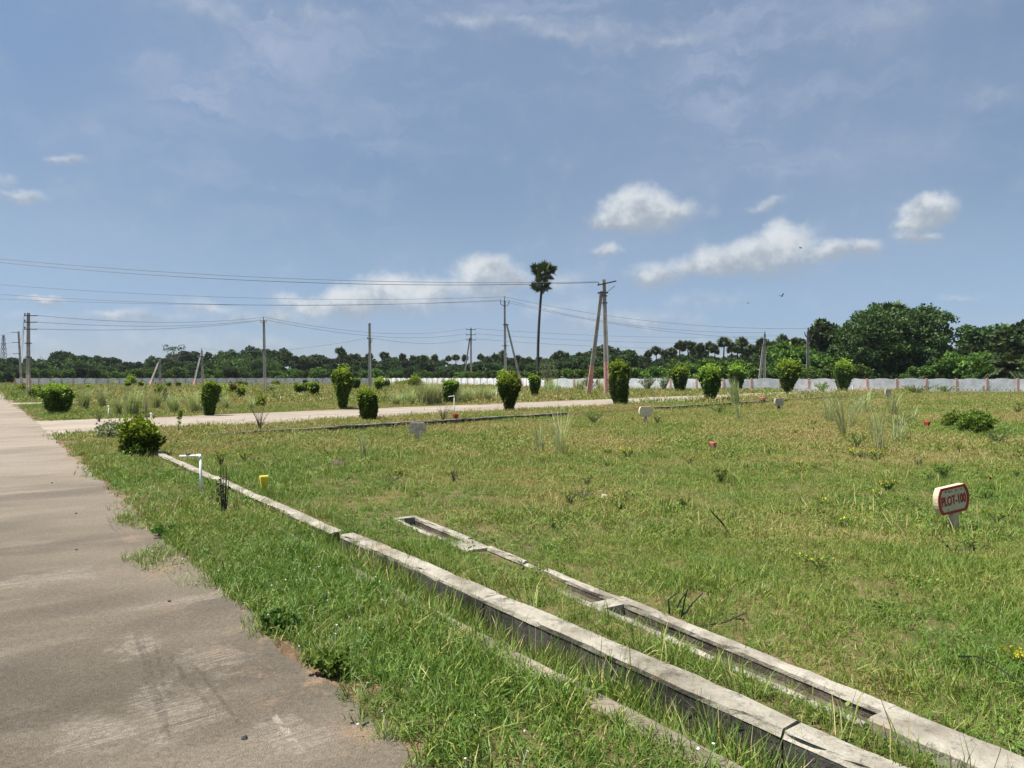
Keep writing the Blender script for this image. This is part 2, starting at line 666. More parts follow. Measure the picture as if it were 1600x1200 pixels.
def main_road_material():
    m, t, b, out = material('worn_concrete_road')
    p, uu, vv, uvv = road_uv(t)
    patch = t.noise(p, 0.45, 5.0, 0.6)
    band = t.noise(t.vmath('MULTIPLY', uvv, (0.60, 0.24, 1)), 1.0, 4.0, 0.6)
    band2 = t.noise(t.vmath('MULTIPLY', uvv, (2.4, 0.8, 1)), 1.0, 4.0, 0.65)
    medn = t.noise(p, 5.0, 6.0, 0.7)
    grit = t.noise(p, 140.0, 4.0, 0.8)
    vor = t.new('ShaderNodeTexVoronoi')
    vor.inputs['Scale'].default_value = 150.0
    t.put(vor.inputs['Vector'], p)
    brush = t.noise(t.vmath('MULTIPLY', t.vmath('ADD', uvv, t.vmath('SCALE', t.noise(p, 3.0, 3.0, 0.6, color=True), scale=0.05)), (62.0, 3.2, 1)), 1.0, 3.0, 0.6)
    f = t.math('ADD', t.math('MULTIPLY', patch, 0.45), t.math('MULTIPLY', band, 0.55))
    c = t.mix(t.ramp(f, 0.34, 0.66), (0.094, 0.078, 0.057), (0.208, 0.172, 0.125))
    c = t.mix(t.ramp(band2, 0.50, 0.75, 0.0, 0.4), c, (0.27, 0.225, 0.172))
    c = t.mix(t.ramp(medn, 0.55, 0.8, 0.0, 0.5), c, (0.085, 0.067, 0.05))
    # grazing sheen painted into the colour: paler farther along the road
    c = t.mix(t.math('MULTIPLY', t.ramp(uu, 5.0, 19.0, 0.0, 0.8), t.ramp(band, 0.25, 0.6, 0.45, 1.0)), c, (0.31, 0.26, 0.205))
    # scraped, paler patches where the brush lines still show
    pats = None
    for px, py, ru, rv in ((215, 1010, .34, .20), (265, 1110, .46, .30), (330, 1030, .36, .28), (455, 1150, .32, .20), (150, 1150, .3, .3), (60, 905, .35, .7), (310, 935, .12, .5), (20, 770, .2, .6)):
        a = pix_uv(px, py)
        rel = t.vmath('MULTIPLY', t.vmath('SUBTRACT', uvv, (a[0], a[1], 0)), (1 / ru, 1 / rv, 0))
        v = t.math('SUBTRACT', 1.0, t.vmath('LENGTH', rel))
        pats = v if pats is None else t.math('MAXIMUM', pats, v)
    pn = t.math('ADD', pats, t.math('MULTIPLY', t.math('SUBTRACT', t.noise(p, 6.0, 5.0, 0.7), 0.5), 2.4))
    pm = t.ramp(pn, 0.15, 0.75)
    lines = t.math('MULTIPLY', t.ramp(brush, 0.40, 0.60), t.ramp(t.noise(p, 45.0, 4.0, 0.7), 0.32, 0.55))
    c = t.mix(t.math('MULTIPLY', pm, t.math('MULTIPLY_ADD', lines, 0.46, 0.08)), c, (0.34, 0.295, 0.24))
    scr = None
    for (ax, ay, bx, by, w) in ((207, 988, 258, 1150, .011), (216, 990, 268, 1158, .007), (262, 1024, 322, 1108, .010), (300, 1040, 375, 1140, .008), (240, 1010, 262, 1095, .008), (168, 812, 180, 832, .01), (176, 812, 190, 830, .01)):
        s_ = seg_mask(t, t.vmath('ADD', uvv, t.vmath('SCALE', t.vmath('SUBTRACT', t.noise(p, 3.0, 2.0, 0.5, color=True), (.5, .5, .5)), scale=0.07)), pix_uv(ax, ay), pix_uv(bx, by), w * 0.6, w * 1.8)
        scr = s_ if scr is None else t.math('MAXIMUM', scr, s_)
    c = t.mix(t.math('MULTIPLY', t.math('MULTIPLY', scr, 0.6), t.ramp(t.noise(p, 14.0, 4.0, 0.7), 0.35, 0.6)), c, (0.075, 0.06, 0.045))
    pale = seg_mask(t, uvv, pix_uv(425, 1118), pix_uv(470, 1178), .008, .02)
    c = t.mix(t.math('MULTIPLY', t.math('MULTIPLY', pale, 0.7), t.ramp(t.noise(p, 18.0, 4.0, 0.7), 0.4, 0.6)), c, (0.40, 0.35, 0.28))
    # sand washed over the edge
    sand = t.math('MULTIPLY', t.ramp(vv, 0.80, 1.28), t.ramp(t.noise(p, 1.9, 5.0, 0.7), 0.54, 0.64))
    sand = t.math('MAXIMUM', sand, t.math('MULTIPLY', t.ramp(t.noise(p, 0.8, 6.0, 0.72), 0.66, 0.76), 0.7))
    c = t.mix(sand, c, (0.25, 0.178, 0.118))
    # cracks of the cast bays
    joint = t.math('PINGPONG', t.math('ADD', uu, 1.3), 2.3)
    jm = t.ramp(t.math('ADD', joint, t.math('MULTIPLY', t.math('SUBTRACT', medn, 0.5), 0.03)), 0.004, 0.010, 0.30, 0.0)
    c = t.mix(jm, c, (0.09, 0.075, 0.06))
    speck = t.math('MULTIPLY_ADD', t.math('SUBTRACT', grit, 0.5), 2.0, 1.0)
    speck = t.math('MULTIPLY', speck, t.math('MULTIPLY_ADD', t.math('SUBTRACT', t.noise(p, 38.0, 5.0, 0.75), 0.5), 1.5, 1.0))
    c = t.scale(c, speck)
    chipv = t.new('ShaderNodeTexVoronoi')
    chipv.inputs['Scale'].default_value = 55.0
    t.put(chipv.inputs['Vector'], p)
    c = t.mix(t.math('MULTIPLY', t.ramp(chipv.outputs['Distance'], 0.10, 0.22, 1.0, 0.0), t.ramp(t.noise(p, 21.0, 2.0), 0.50, 0.60)), c, (0.055, 0.045, 0.033))
    t.put(b.inputs['Base Color'], c)
    b.inputs['Roughness'].default_value = 0.85
    b.inputs['Specular IOR Level'].default_value = 0.25
    h = t.math('ADD', t.math('MULTIPLY', grit, 0.6), t.math('MULTIPLY', brush, 0.5))
    h = t.math('ADD', h, t.math('MULTIPLY', vor.outputs['Distance'], 0.35))
    h = t.math('ADD', h, t.math('MULTIPLY', t.noise(p, 30.0, 5.0, 0.7), 0.5))
    t.put(b.inputs['Normal'], t.bump(h, 0.8, 0.016))
    return m


def lane_material(name, a, b2, dirt):
    m, t, b, out = material(name)
    p = t.pos()
    s_ = t.vmath('DOT_PRODUCT', p, (DX, DY, 0))
    n_ = t.vmath('DOT_PRODUCT', p, (NX, NY, 0))
    cb = t.new('ShaderNodeCombineXYZ')
    t.put(cb.inputs[0], t.math('MULTIPLY', s_, 0.08))
    t.put(cb.inputs[1], n_)
    strip = t.noise(cb.outputs[0], 0.9, 5.0, 0.65)
    pat = t.noise(p, 0.5, 6.0, 0.65)
    f = t.math('ADD', t.math('MULTIPLY', strip, 0.6), t.math('MULTIPLY', pat, 0.4))
    c = t.mix(t.ramp(f, 0.36, 0.64), a, b2)
    c = t.mix(t.ramp(t.noise(p, 1.3, 6.0, 0.7), 0.56, 0.72, 0.0, 0.6), c, dirt)
    joint = t.math('PINGPONG', s_, 3.0)
    c = t.mix(t.ramp(joint, 0.02, 0.05, 0.5, 0.0), c, (0.12, 0.10, 0.08))
    c = t.scale(c, t.math('MULTIPLY_ADD', t.math('SUBTRACT', t.noise(p, 40.0, 4.0, 0.7), 0.5), 0.5, 1.0))
    t.put(b.inputs['Base Color'], c)
    b.inputs['Roughness'].default_value = 0.9
    b.inputs['Specular IOR Level'].default_value = 0.2
    t.put(b.inputs['Normal'], t.bump(t.noise(p, 30.0, 5.0, 0.7), 0.4, 0.01))
    return m


def concrete(name, light, dark, mould=0.5, rust=True, scale=1.0):
    m, t, b, out = material(name)
    p = t.pos()
    a = t.noise(p, 2.2 * scale, 6.0, 0.65)
    g = t.noise(p, 60.0 * scale, 4.0, 0.7)
    c = t.mix(t.ramp(a, 0.34, 0.62), dark, light)
    c = t.mix(t.ramp(t.noise(p, 9.0 * scale, 6.0, 0.72), 0.50, 0.72, 0.0, mould), c, tuple(x * 0.35 for x in dark))
    if rust:
        c = t.mix(t.ramp(t.noise(p, 1.6, 5.0, 0.6), 0.60, 0.70, 0.0, 0.5), c, (0.40, 0.27, 0.16))
    # hair cracks
    vo = t.new('ShaderNodeTexVoronoi', feature='DISTANCE_TO_EDGE')
    vo.inputs['Scale'].default_value = 2.6
    t.put(vo.inputs['Vector'], t.vmath('ADD', p, t.vmath('SCALE', t.noise(p, 5.0, 4.0, 0.6, color=True), scale=0.25)))
    c = t.mix(t.math('MULTIPLY', t.ramp(vo.outputs['Distance'], 0.003, 0.011, 0.5, 0.0), t.ramp(t.noise(p, 0.9, 2.0), 0.52, 0.60)), c, tuple(x * 0.3 for x in dark))
    c = t.scale(c, t.math('MULTIPLY_ADD', t.math('SUBTRACT', g, 0.5), 0.7, 1.0))
    t.put(b.inputs['Base Color'], c)
    b.inputs['Roughness'].default_value = 0.9
    b.inputs['Specular IOR Level'].default_value = 0.2
    h = t.math('ADD', t.math('MULTIPLY', g, 0.7), t.noise(p, 16.0 * scale, 6.0, 0.7))
    t.put(b.inputs['Normal'], t.bump(h, 0.85, 0.014))
    return m


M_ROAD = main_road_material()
M_LANE = lane_material('pale_concrete_lane', (0.235, 0.195, 0.155), (0.34, 0.29, 0.235), (0.28, 0.21, 0.15))
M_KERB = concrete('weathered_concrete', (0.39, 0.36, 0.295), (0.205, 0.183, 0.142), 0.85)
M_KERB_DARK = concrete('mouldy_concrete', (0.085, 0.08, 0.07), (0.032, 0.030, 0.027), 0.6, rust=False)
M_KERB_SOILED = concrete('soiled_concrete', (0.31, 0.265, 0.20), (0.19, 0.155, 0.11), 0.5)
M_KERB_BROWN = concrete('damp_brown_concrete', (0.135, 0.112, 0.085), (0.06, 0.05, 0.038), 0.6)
M_KERB_GREY = concrete('grey_kerb_concrete', (0.25, 0.235, 0.205), (0.12, 0.112, 0.10), 0.6)
M_PANEL = concrete('precast_panel', (0.78, 0.80, 0.81), (0.58, 0.61, 0.63), 0.35, rust=False, scale=0.5)
M_POLE = concrete('pole_concrete', (0.36, 0.35, 0.32), (0.25, 0.243, 0.22), 0.25, rust=False, scale=0.6)
M_POLE_DARK = concrete('old_pole_concrete', (0.20, 0.20, 0.19), (0.12, 0.12, 0.115), 0.3, rust=False, scale=0.6)
M_PINK = plain('faded_pink_paint', (0.60, 0.33, 0.285), 0.8, 0.12, 3.0, 0.2)
M_PINK_PALE = plain('chalky_pink_paint', (0.56, 0.42, 0.38), 0.8, 0.12, 3.0, 0.2)
M_POST = plain('salmon_post_paint', (0.52, 0.28, 0.235), 0.85, 0.2, 5.0, 0.2)
M_POST_PALE = plain('weathered_post', (0.42, 0.36, 0.35), 0.85, 0.2, 5.0, 0.2)
M_IRON = plain('dark_galvanised_iron', (0.055, 0.055, 0.055), 0.55, 0.2, 8.0, metal=0.3)
M_WIRE = plain('weathered_conductor', (0.10, 0.105, 0.11), 0.6, 0.05)
M_INSUL = plain('brown_insulator', (0.10, 0.05, 0.035), 0.25, 0.1)
M_BARK = plain('bark', (0.10, 0.082, 0.064), 0.95, 0.35, 6.0, 0.6)
M_PALMBARK = plain('palm_bark', (0.045, 0.043, 0.042), 0.95, 0.3, 8.0, 0.6)
M_PALEBARK = plain('pale_bark', (0.22, 0.20, 0.17), 0.9, 0.3, 6.0, 0.5)

# ================================================================== THE SETTING
def build_ground():
    va = np.concatenate([-np.geomspace(2500, 9, 22), [-7.62, -7.58, -5, -2, 0, 1.0, 1.32, 1.34], np.arange(1.45, 2.25, 0.12), [2.265, 2.275],
                         np.arange(2.36, 2.7, 0.09), [2.745, 2.755], np.arange(2.8, 3.9, 0.03), np.arange(4.0, 14, 0.14), np.geomspace(14.2, 120, 70), np.geomspace(130, 2600, 20)])
    aa = NX * UX + NY * UY
    bb = NX * VX + NY * VY
    vc = np.clip(va, -20, 130)
    uc = (N_CURB - bb * vc) / aa
    lo = np.concatenate([-np.geomspace(2500, 22, 14)[:-1], np.linspace(-20, -3, 12)[:-1]])
    rows = []
    for x in lo:
        rows.append(np.full(len(va), x))
    for f in np.linspace(0, 1, 150)[:-1]:
        f2 = f ** 0.85
        rows.append(-3 + f2 * (uc - 0.012 + 3))
    rows.append(uc - 0.012)
    rows.append(uc + 0.012)
    for d in np.concatenate([np.linspace(0.3, 12, 60), np.geomspace(12.4, 120, 60), np.geomspace(126, 3800, 22)]):
        rows.append(uc + d)
    U = np.array(rows)
    V = np.broadcast_to(va, U.shape)
    X = UX * U + VX * V
    Y = UY * U + VY * V
    Z = ground_z(X, Y)
    nr, nc = U.shape
    idx = np.arange(nr * nc).reshape(nr, nc)
    q = np.stack([idx[:-1, :-1], idx[:-1, 1:], idx[1:, 1:], idx[1:, :-1]], -1).reshape(-1, 4)[:, ::-1]
    me = mesh_np('ground', np.stack([X, Y, Z], -1).reshape(-1, 3), q, None, M_GROUND, smooth=True)
    # make the faces look up
    if me.polygons[len(me.polygons) // 2].normal.z < 0:
        me.flip_normals()
    return tag(link('ground', me), kind='structure')


build_ground()


def strip(name, left, right, ztop, thick, mat, label=None):
    """slab between two edge lines of (x, y)"""
    L = np.asarray(left, float)
    R = np.asarray(right, float)
    n = len(L)
    v = np.concatenate([np.c_[L, np.full(n, ztop)], np.c_[R, np.full(n, ztop)], np.c_[L, np.full(n, ztop - thick)], np.c_[R, np.full(n, ztop - thick)]])
    i = np.arange(n - 1)
    q = np.concatenate([np.c_[i, n + i, n + i + 1, i + 1], np.c_[2 * n + i, i, i + 1, 2 * n + i + 1], np.c_[n + i, 3 * n + i, 3 * n + i + 1, n + i + 1],
                        [[0, 2 * n, 3 * n, n]], [[n - 1, 2 * n - 1, 4 * n - 1, 3 * n - 1]]])
    return link(name, mesh_np(name, v, q, None, mat))


us = np.concatenate([[-40, -10], np.arange(-4, 30, 0.12), np.geomspace(30, 420, 60)])
edge = ROAD_V1 + (hash_noise(us, us * 0, 1.3, 1) - .5) * 0.10 + (hash_noise(us, us * 0, 6.0, 2) - .5) * 0.05
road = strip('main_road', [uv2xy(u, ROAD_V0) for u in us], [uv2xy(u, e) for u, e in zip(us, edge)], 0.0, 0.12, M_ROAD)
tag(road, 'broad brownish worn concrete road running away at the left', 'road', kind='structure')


def lane(name, n0, n1, s1, z, flare=0.0):
    aa = NX * UX + NY * UY
    bb = NX * VX + NY * VY

    def s_at(n, v=1.15):
        u = (n - bb * v) / aa
        x, y = uv2xy(u, v)
        return xy2sn(x, y)[0]
    k = np.linspace(0, 1, 220) ** 1.3
    left, right = [], []
    for t_ in k:
        for n, out, sg in ((n0, right, -1), (n1, left, 1)):
            s0 = s_at(n)
            s = s0 + t_ * (s1 - s0)
            w = (hash_noise(s, n, 0.7, 4) - .5) * 0.35 + sg * flare * math.exp(-(s - s0) / 1.6)
            out.append(sn2xy(s, n + float(w)))
    return strip(name, left, right, z, 0.08, M_LANE)


tag(lane('cross_road', N_R0, N_R1, 92, -0.004, 1.1), 'pale concrete side road crossing behind the empty plot', 'road', kind='structure')
tag(lane('far_lane', FAR_LANES[0][0], FAR_LANES[0][1], 75, 0.03), 'thin pale lane crossing the plots beyond the side road', 'road', kind='structure')
tag(lane('farther_lane', FAR_LANES[1][0], FAR_LANES[1][1], 60, 0.03), 'farthest pale lane in front of the long wall', 'road', kind='structure')


def kerb_mesh(name, path, width, ztop, zbot, mat, seed, rough=0.012, step=0.06, side=1, zf=None, zseed=None):
    """swept kerb with chipped, uneven edges; path = its roadside top edge, width goes to its right"""
    pth = np.asarray(path, float)
    seg = np.linalg.norm(np.diff(pth, axis=0), axis=1)
    cum = np.concatenate([[0], np.cumsum(seg)])
    m = max(2, int(cum[-1] / step))
    d = np.linspace(0, cum[-1], m)
    x = np.interp(d, cum, pth[:, 0])
    y = np.interp(d, cum, pth[:, 1])
    tx, ty = np.gradient(x), np.gradient(y)
    l = np.hypot(tx, ty)
    rx, ry = ty / l * side, -tx / l * side
    rng = np.random.default_rng(seed)

    def j(a):
        k = hash_noise(d, d * 0 + rng.random() * 90, 2.2, seed) - .5
        k2 = hash_noise(d, d * 0 + rng.random() * 90, 9.0, seed + 1) - .5
        chip = np.where(rng.random(m) < .03, rng.uniform(0.3, 1.0, m), 0)
        return (k * 1.6 + k2 * 1.2 + (rng.random(m) - .5) * .5) * a, chip * a
    zt = ztop + (hash_noise(d, d * 0, 0.7, seed if zseed is None else zseed) - .5) * 0.02 + (zf(x, y) if zf else 0)
    offs = [(0.0, None), (0.002, -0.012), (0.018, 0.0), (width - 0.018, 0.0), (width - 0.002, -0.012), (width, None)]
    rings = []
    for o, dz in offs:
        w, chp = j(rough)
        mid = width / 2
        zz = np.full(m, zbot) if dz is None else zt + dz + j(rough * 0.22)[0] - (chp * .35 if dz < 0 else 0)
        oo = o + w * (1 if dz is not None else 0.3) + (chp * (1 if o < mid else -1) if dz is not None and dz < 0 else 0)
        rings.append(np.stack([x + rx * oo, y + ry * oo, zz], 1))
    v = np.concatenate(rings)
    q = []
    nr = len(offs)
    i = np.arange(m - 1)
    for r in range(nr - 1):
        q.append(np.c_[r * m + i, r * m + i + 1, (r + 1) * m + i + 1, (r + 1) * m + i])
    q = np.concatenate(q + [np.array([[0, m, 4 * m, 5 * m], [m, 2 * m, 3 * m, 4 * m], [m - 1, 6 * m - 1, 5 * m - 1, 2 * m - 1], [2 * m - 1, 5 * m - 1, 4 * m - 1, 3 * m - 1]])])
    if side > 0:
        q = q[:, ::-1]
    return mesh_np(name, v, q, None, mat)


def kerb_thing(name, label, cat, pieces, width, ztop, capz, zbot, side, seed, zf=None, capmat=None, bodymat=None):
    """dark body with a paler worn top; pieces = list of paths laid end to end"""
    t = thing(name, label, cat, (0, 0, 0))
    for k, p in enumerate(pieces):
        p = [np.array(a) for a in p]
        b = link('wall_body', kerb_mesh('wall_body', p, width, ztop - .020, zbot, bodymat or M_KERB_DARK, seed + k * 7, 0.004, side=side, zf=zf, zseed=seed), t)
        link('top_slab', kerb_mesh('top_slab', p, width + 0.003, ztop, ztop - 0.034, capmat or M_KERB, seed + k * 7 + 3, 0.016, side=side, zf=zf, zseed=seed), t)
    return t


def uvl(v, *us_):
    return [uv2xy(u, v) for u in us_]


CR = [-1.2, 1.68, 3.9, U_BREAK]
g = 0.006
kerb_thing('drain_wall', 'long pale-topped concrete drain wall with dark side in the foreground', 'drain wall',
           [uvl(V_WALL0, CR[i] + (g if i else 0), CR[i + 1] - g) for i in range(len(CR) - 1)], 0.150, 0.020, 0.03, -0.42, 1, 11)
kerb_thing('drain_wall', 'low concrete drain wall running on behind the white water pipe', 'drain wall',
           [uvl(V_WALL0, U_BREAK + 0.2, 11.2), uvl(V_WALL0, 11.22, U_END)], 0.130, 0.010, 0.03, -0.3, 1, 31)
kerb_thing('sunken_kerb', 'soil-covered concrete kerb flush in the grass beside the road', 'kerb',
           [uvl(V_STRIP0, -1.0, 2.7), uvl(V_STRIP0, 2.72, 5.4), uvl(V_STRIP0 + .01, 5.42, 8.0)], 0.14, 0.004, 0.03, -0.35, 1, 51, capmat=M_KERB_SOILED, bodymat=M_KERB_DARK)


def snl(n, *ss):
    return [sn2xy(s, n) for s in ss]


def s_of(px, py):
    a = P(px, py, 0.0)
    return xy2sn(a.x, a.y)[0]


s_a, s_b, s_c, s_d = s_of(312, 678), s_of(892, 646), s_of(1046, 638), s_of(1385, 614)
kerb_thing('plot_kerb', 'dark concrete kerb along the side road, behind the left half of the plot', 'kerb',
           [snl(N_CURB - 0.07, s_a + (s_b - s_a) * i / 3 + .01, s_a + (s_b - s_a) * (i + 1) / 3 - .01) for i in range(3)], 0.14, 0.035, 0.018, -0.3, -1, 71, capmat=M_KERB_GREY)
kerb_thing('plot_kerb', 'dark concrete kerb along the side road, behind the right half of the plot', 'kerb',
           [snl(N_CURB - 0.07, s_c + (s_d - s_c) * i / 3 + .01, s_c + (s_d - s_c) * (i + 1) / 3 - .01) for i in range(3)], 0.14, 0.035, 0.018, -0.3, -1, 91, capmat=M_KERB_GREY)

# ------------------------------------------------------------------ open channel in the plot
def ch_xy(a, off):
    p = F0 + TD * a - TN * off
    return (p.x, p.y)


def ch_par(px, py):
    p = P(px, py, 0.0)
    return (p - F0).dot(TD)


D1a, D1b = ch_par(735, 842), ch_par(765, 855)
D2a, D2b = ch_par(962, 936), ch_par(985, 944)
D3 = ch_par(1405, 1108)
tz = 0.004


def flat_z(x, y):
    return 0 * x


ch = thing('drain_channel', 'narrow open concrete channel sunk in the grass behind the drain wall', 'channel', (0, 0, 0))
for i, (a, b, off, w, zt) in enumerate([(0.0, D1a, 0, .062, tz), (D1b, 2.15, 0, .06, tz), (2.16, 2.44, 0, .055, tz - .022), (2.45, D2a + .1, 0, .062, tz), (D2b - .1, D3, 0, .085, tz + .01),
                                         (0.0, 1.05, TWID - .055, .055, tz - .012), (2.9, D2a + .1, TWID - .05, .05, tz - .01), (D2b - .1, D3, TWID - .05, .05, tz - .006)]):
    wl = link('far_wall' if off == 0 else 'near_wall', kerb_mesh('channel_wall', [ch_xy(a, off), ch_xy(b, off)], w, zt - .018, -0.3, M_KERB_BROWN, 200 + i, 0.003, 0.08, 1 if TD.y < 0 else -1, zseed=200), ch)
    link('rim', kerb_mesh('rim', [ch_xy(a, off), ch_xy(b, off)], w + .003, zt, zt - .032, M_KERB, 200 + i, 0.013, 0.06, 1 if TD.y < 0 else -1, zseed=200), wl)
for i, (a, b) in enumerate([(-0.06, 0.02), (D1a, D1b), (D2a, D2b)]):
    link('cross_rib', kerb_mesh('cross_rib', [ch_xy(a, 0.004), ch_xy(b, 0.004)], TWID - .008, tz - .004, -0.3, M_KERB, 230 + i, 0.008, 0.05, 1 if TD.y < 0 else -1), ch)
link('cover_slab', kerb_mesh('cover_slab', [ch_xy(D3 - .002, -0.01), ch_xy(TL, -0.01)], TWID - .04, tz + 0.004, -0.3, M_KERB, 241, 0.016, 0.08, 1 if TD.y < 0 else -1), ch)
link('channel_floor', kerb_mesh('channel_floor', [ch_xy(-.03, 0.03), ch_xy(TL - .1, 0.03)], TWID - .06, -0.068, -0.29, M_KERB_BROWN, 251, 0.0, 0.2, 1 if TD.y < 0 else -1), ch)

# ------------------------------------------------------------------ long compound wall
WALL_H = 1.40


def panel_mesh(L, seed, pierced=True):
    rng = random.Random(seed)
    mb = MB()
    t_ = 0.05
    hole = 0.13
    z0, z1, z2 = 0.10, 0.22, 0.37
    nh = 7
    if pierced:
        mb.box((0, 0, z0 / 2), (L, t_, z0))
        cw = L / nh
        for i in range(nh + 1):
            x = -L / 2 + i * cw
            w = cw - hole if 0 < i < nh else (cw - hole) / 2
            xx = x if 0 < i < nh else (x + w / 2 if i == 0 else x - w / 2)
            mb.box((xx, 0, (z0 + z1 + .03) / 2), (w, t_, z1 + .03 - z0))
        mb.box((0, 0, (z1 + .03 + z2) / 2), (L, t_, z2 - z1 - .03))
    else:
        mb.box((0, 0, z2 / 2), (L, t_, z2))
    h1 = 0.78
    mb.box((0, 0.0, (z2 + h1) / 2), (L, t_ * .94, h1 - z2))
    # top slab with a scalloped crest
    n = 26
    pts = [(-L / 2, h1)]
    top = []
    for i in range(n + 1):
        x = -L / 2 + L * i / n
        f = abs(x) / (L / 2)
        z = WALL_H - 0.045 - 0.075 * f ** 1.6 + 0.035 * abs(math.sin(f * math.pi * 1.5 + .6)) + 0.05 * (1 - f) + rng.uniform(-.006, .006)
        top.append((x, z))
    o = np.array(top)
    a = np.concatenate([np.c_[o[:, 0], np.full(n + 1, -t_ / 2), o[:, 1]], np.c_[o[:, 0], np.full(n + 1, -t_ / 2), np.full(n + 1, h1)],
                        np.c_[o[:, 0], np.full(n + 1, t_ / 2), o[:, 1]], np.c_[o[:, 0], np.full(n + 1, t_ / 2), np.full(n + 1, h1)]])
    i = np.arange(n)
    m = n + 1
    q = np.concatenate([np.c_[m + i, m + i + 1, i + 1, i], np.c_[3 * m + i, 2 * m + i, 2 * m + i + 1, 3 * m + i + 1], np.c_[i, i + 1, 2 * m + i + 1, 2 * m + i],
                        [[0, 2 * m, 3 * m, m]], [[n, m + n, 3 * m + n, 2 * m + n]]])
    mb.add(a, q)
    return mb.mesh('panel', M_PANEL)


def post_mesh(mat):
    mb = MB()
    mb.box((0, 0, WALL_H / 2 - .04), (0.17, 0.15, WALL_H + .02))
    mb.box((0, 0, WALL_H - .01), (0.19, 0.17, 0.05), taper=(.8, .8))
    return mb.mesh('post', mat)


def xy_at(px, Y):
    return np.array([(px - CX) * Y / FPX, Y])


def build_wall(label, pts, bay, pale):
    w = thing('compound_wall', label, 'wall', (float(pts[0][0]), float(pts[0][1]), 0))
    pm = [panel_mesh(bay - .15, s, True) for s in (1, 2, 3)]
    po = [post_mesh(M_POST), post_mesh(M_POST_PALE)]
    base = np.array(pts[0])
    k = 0
    for a, b in zip(pts[:-1], pts[1:]):
        d = b - a
        L = np.linalg.norm(d)
        m = max(1, round(L / bay))
        ang = math.atan2(d[1], d[0])
        for i in range(m):
            c0 = a + d * (i / m)
            c1 = a + d * ((i + .5) / m)
            if i == 0 and k:
                c0 = c0
            o = link('post', po[1 if (pale and k % 3) else 0], w, (c0[0] - base[0], c0[1] - base[1], 0), ang)
            p = link('panel', pm[k % 3], w, (c1[0] - base[0], c1[1] - base[1], random.Random(k).uniform(-.02, .015)), ang)
            p.scale = (L / m / bay, 1, 1)
            k += 1
    c0 = pts[-1]
    link('post', po[0], w, (c0[0] - base[0], c0[1] - base[1], 0), ang)
    return w


build_wall('pale scalloped precast wall with salmon posts at the right, before the great tree', [xy_at(2300, 66), xy_at(1590, 75), xy_at(1130, 78.6), xy_at(862, 87.5)], 3.05, False)
build_wall('long far white precast wall in front of the left tree line', [xy_at(858, 88.5), xy_at(772, 122), xy_at(590, 152), xy_at(400, 148), xy_at(150, 133), xy_at(24, 131)], 1.9, True)

# ------------------------------------------------------------------ electricity poles
POLES = {}


def pole_mesh(mb, p0, p1, w0, w1, thin=0.75, a=0.0, b=1.0):
    """tapered rectangular pole with a shallow groove down two faces"""
    p0 = np.array(p0, float)
    p1 = np.array(p1, float)
    ax = p1 - p0
    X_ = np.array([1.0, 0, 0])
    Z_ = ax / np.linalg.norm(ax)
    Y_ = np.cross(Z_, X_)
    Y_ /= np.linalg.norm(Y_)
    X_ = np.cross(Y_, Z_)
    rings = []
    for f in (a, b):
        c = p0 + ax * f
        hw = (w0 + (w1 - w0) * f) / 2
        hd = hw * thin
        gdp = hw * 0.14
        prof = [(-1, -1), (-.45, -1), (-.35, -1 + .22), (.35, -1 + .22), (.45, -1), (1, -1), (1, 1), (.45, 1), (.35, 1 - .22), (-.35, 1 - .22), (-.45, 1), (-1, 1)]
        rings.append(np.array([c + X_ * x * hw + Y_ * y * hd for x, y in prof]))
    m = len(prof)
    v = np.concatenate(rings + [[rings[0].mean(0)], [rings[1].mean(0)]])
    q = [[i, (i + 1) % m, m + (i + 1) % m, m + i] for i in range(m)]
    t = [[2 * m, (i + 1) % m, i] for i in range(m)] + [[2 * m + 1, m + i, m + (i + 1) % m] for i in range(m)]
    mb.add(v, q, t)


def make_pole(key, label, base, top_px, w0, w1, paint=None, paint_frac=0.3, stay=None, mat=None, group=None):
    """base = ground point, top_px = photo pixel of the pole head at the base's depth; stay = (foot point, height fraction)"""
    Y = base.y
    tx = (top_px[0] - CX) * Y / FPX - base.x
    H = hpx(top_px[1], Y) - base.z
    t = thing('electricity_pole', label, 'pole', base, group=group)
    mat = mat or M_POLE
    p0, p1 = (0, 0, -0.25), (tx, 0, H)
    mb = MB()
    if paint:
        pole_mesh(mb, p0, p1, w0, w1, a=paint_frac, b=1.0)
        mb.obj('shaft', mat, t)
        m2 = MB()
        pole_mesh(m2, p0, p1, w0 + .012, w1 + .012, a=0.0, b=paint_frac)
        m2.obj('painted_foot', paint, t)
    else:
        pole_mesh(mb, p0, p1, w0, w1)
        mb.obj('shaft', mat, t)
    if stay:
        fp, hf = stay
        s0 = np.array([fp.x - base.x, fp.y - base.y, fp.z - base.z - 0.2])
        s1 = np.array([tx * hf, -0.06, H * hf]) + np.array([math.copysign(w0 * .55, s0[0]), 0, 0])
        mb = MB()
        if paint:
            pole_mesh(mb, s0, s1, w0 * .85, w1 * .9, a=paint_frac, b=1.0)
            mb.obj('strut', mat, t)
            m2 = MB()
            pole_mesh(m2, s0, s1, w0 * .85 + .012, w1 * .9 + .012, a=0.0, b=paint_frac)
            m2.obj('painted_strut_foot', paint, t)
        else:
            pole_mesh(mb, s0, s1, w0 * .85, w1 * .9)
            mb.obj('strut', mat, t)
        cb = MB()
        cb.box(((s1[0] + tx * hf) / 2, 0, H * hf - .12), (w0 * 1.9, w0 * 1.3, 0.06))
        cb.obj('clamp', M_IRON, t)
    POLES[key] = (t, tx, H, base)
    return t


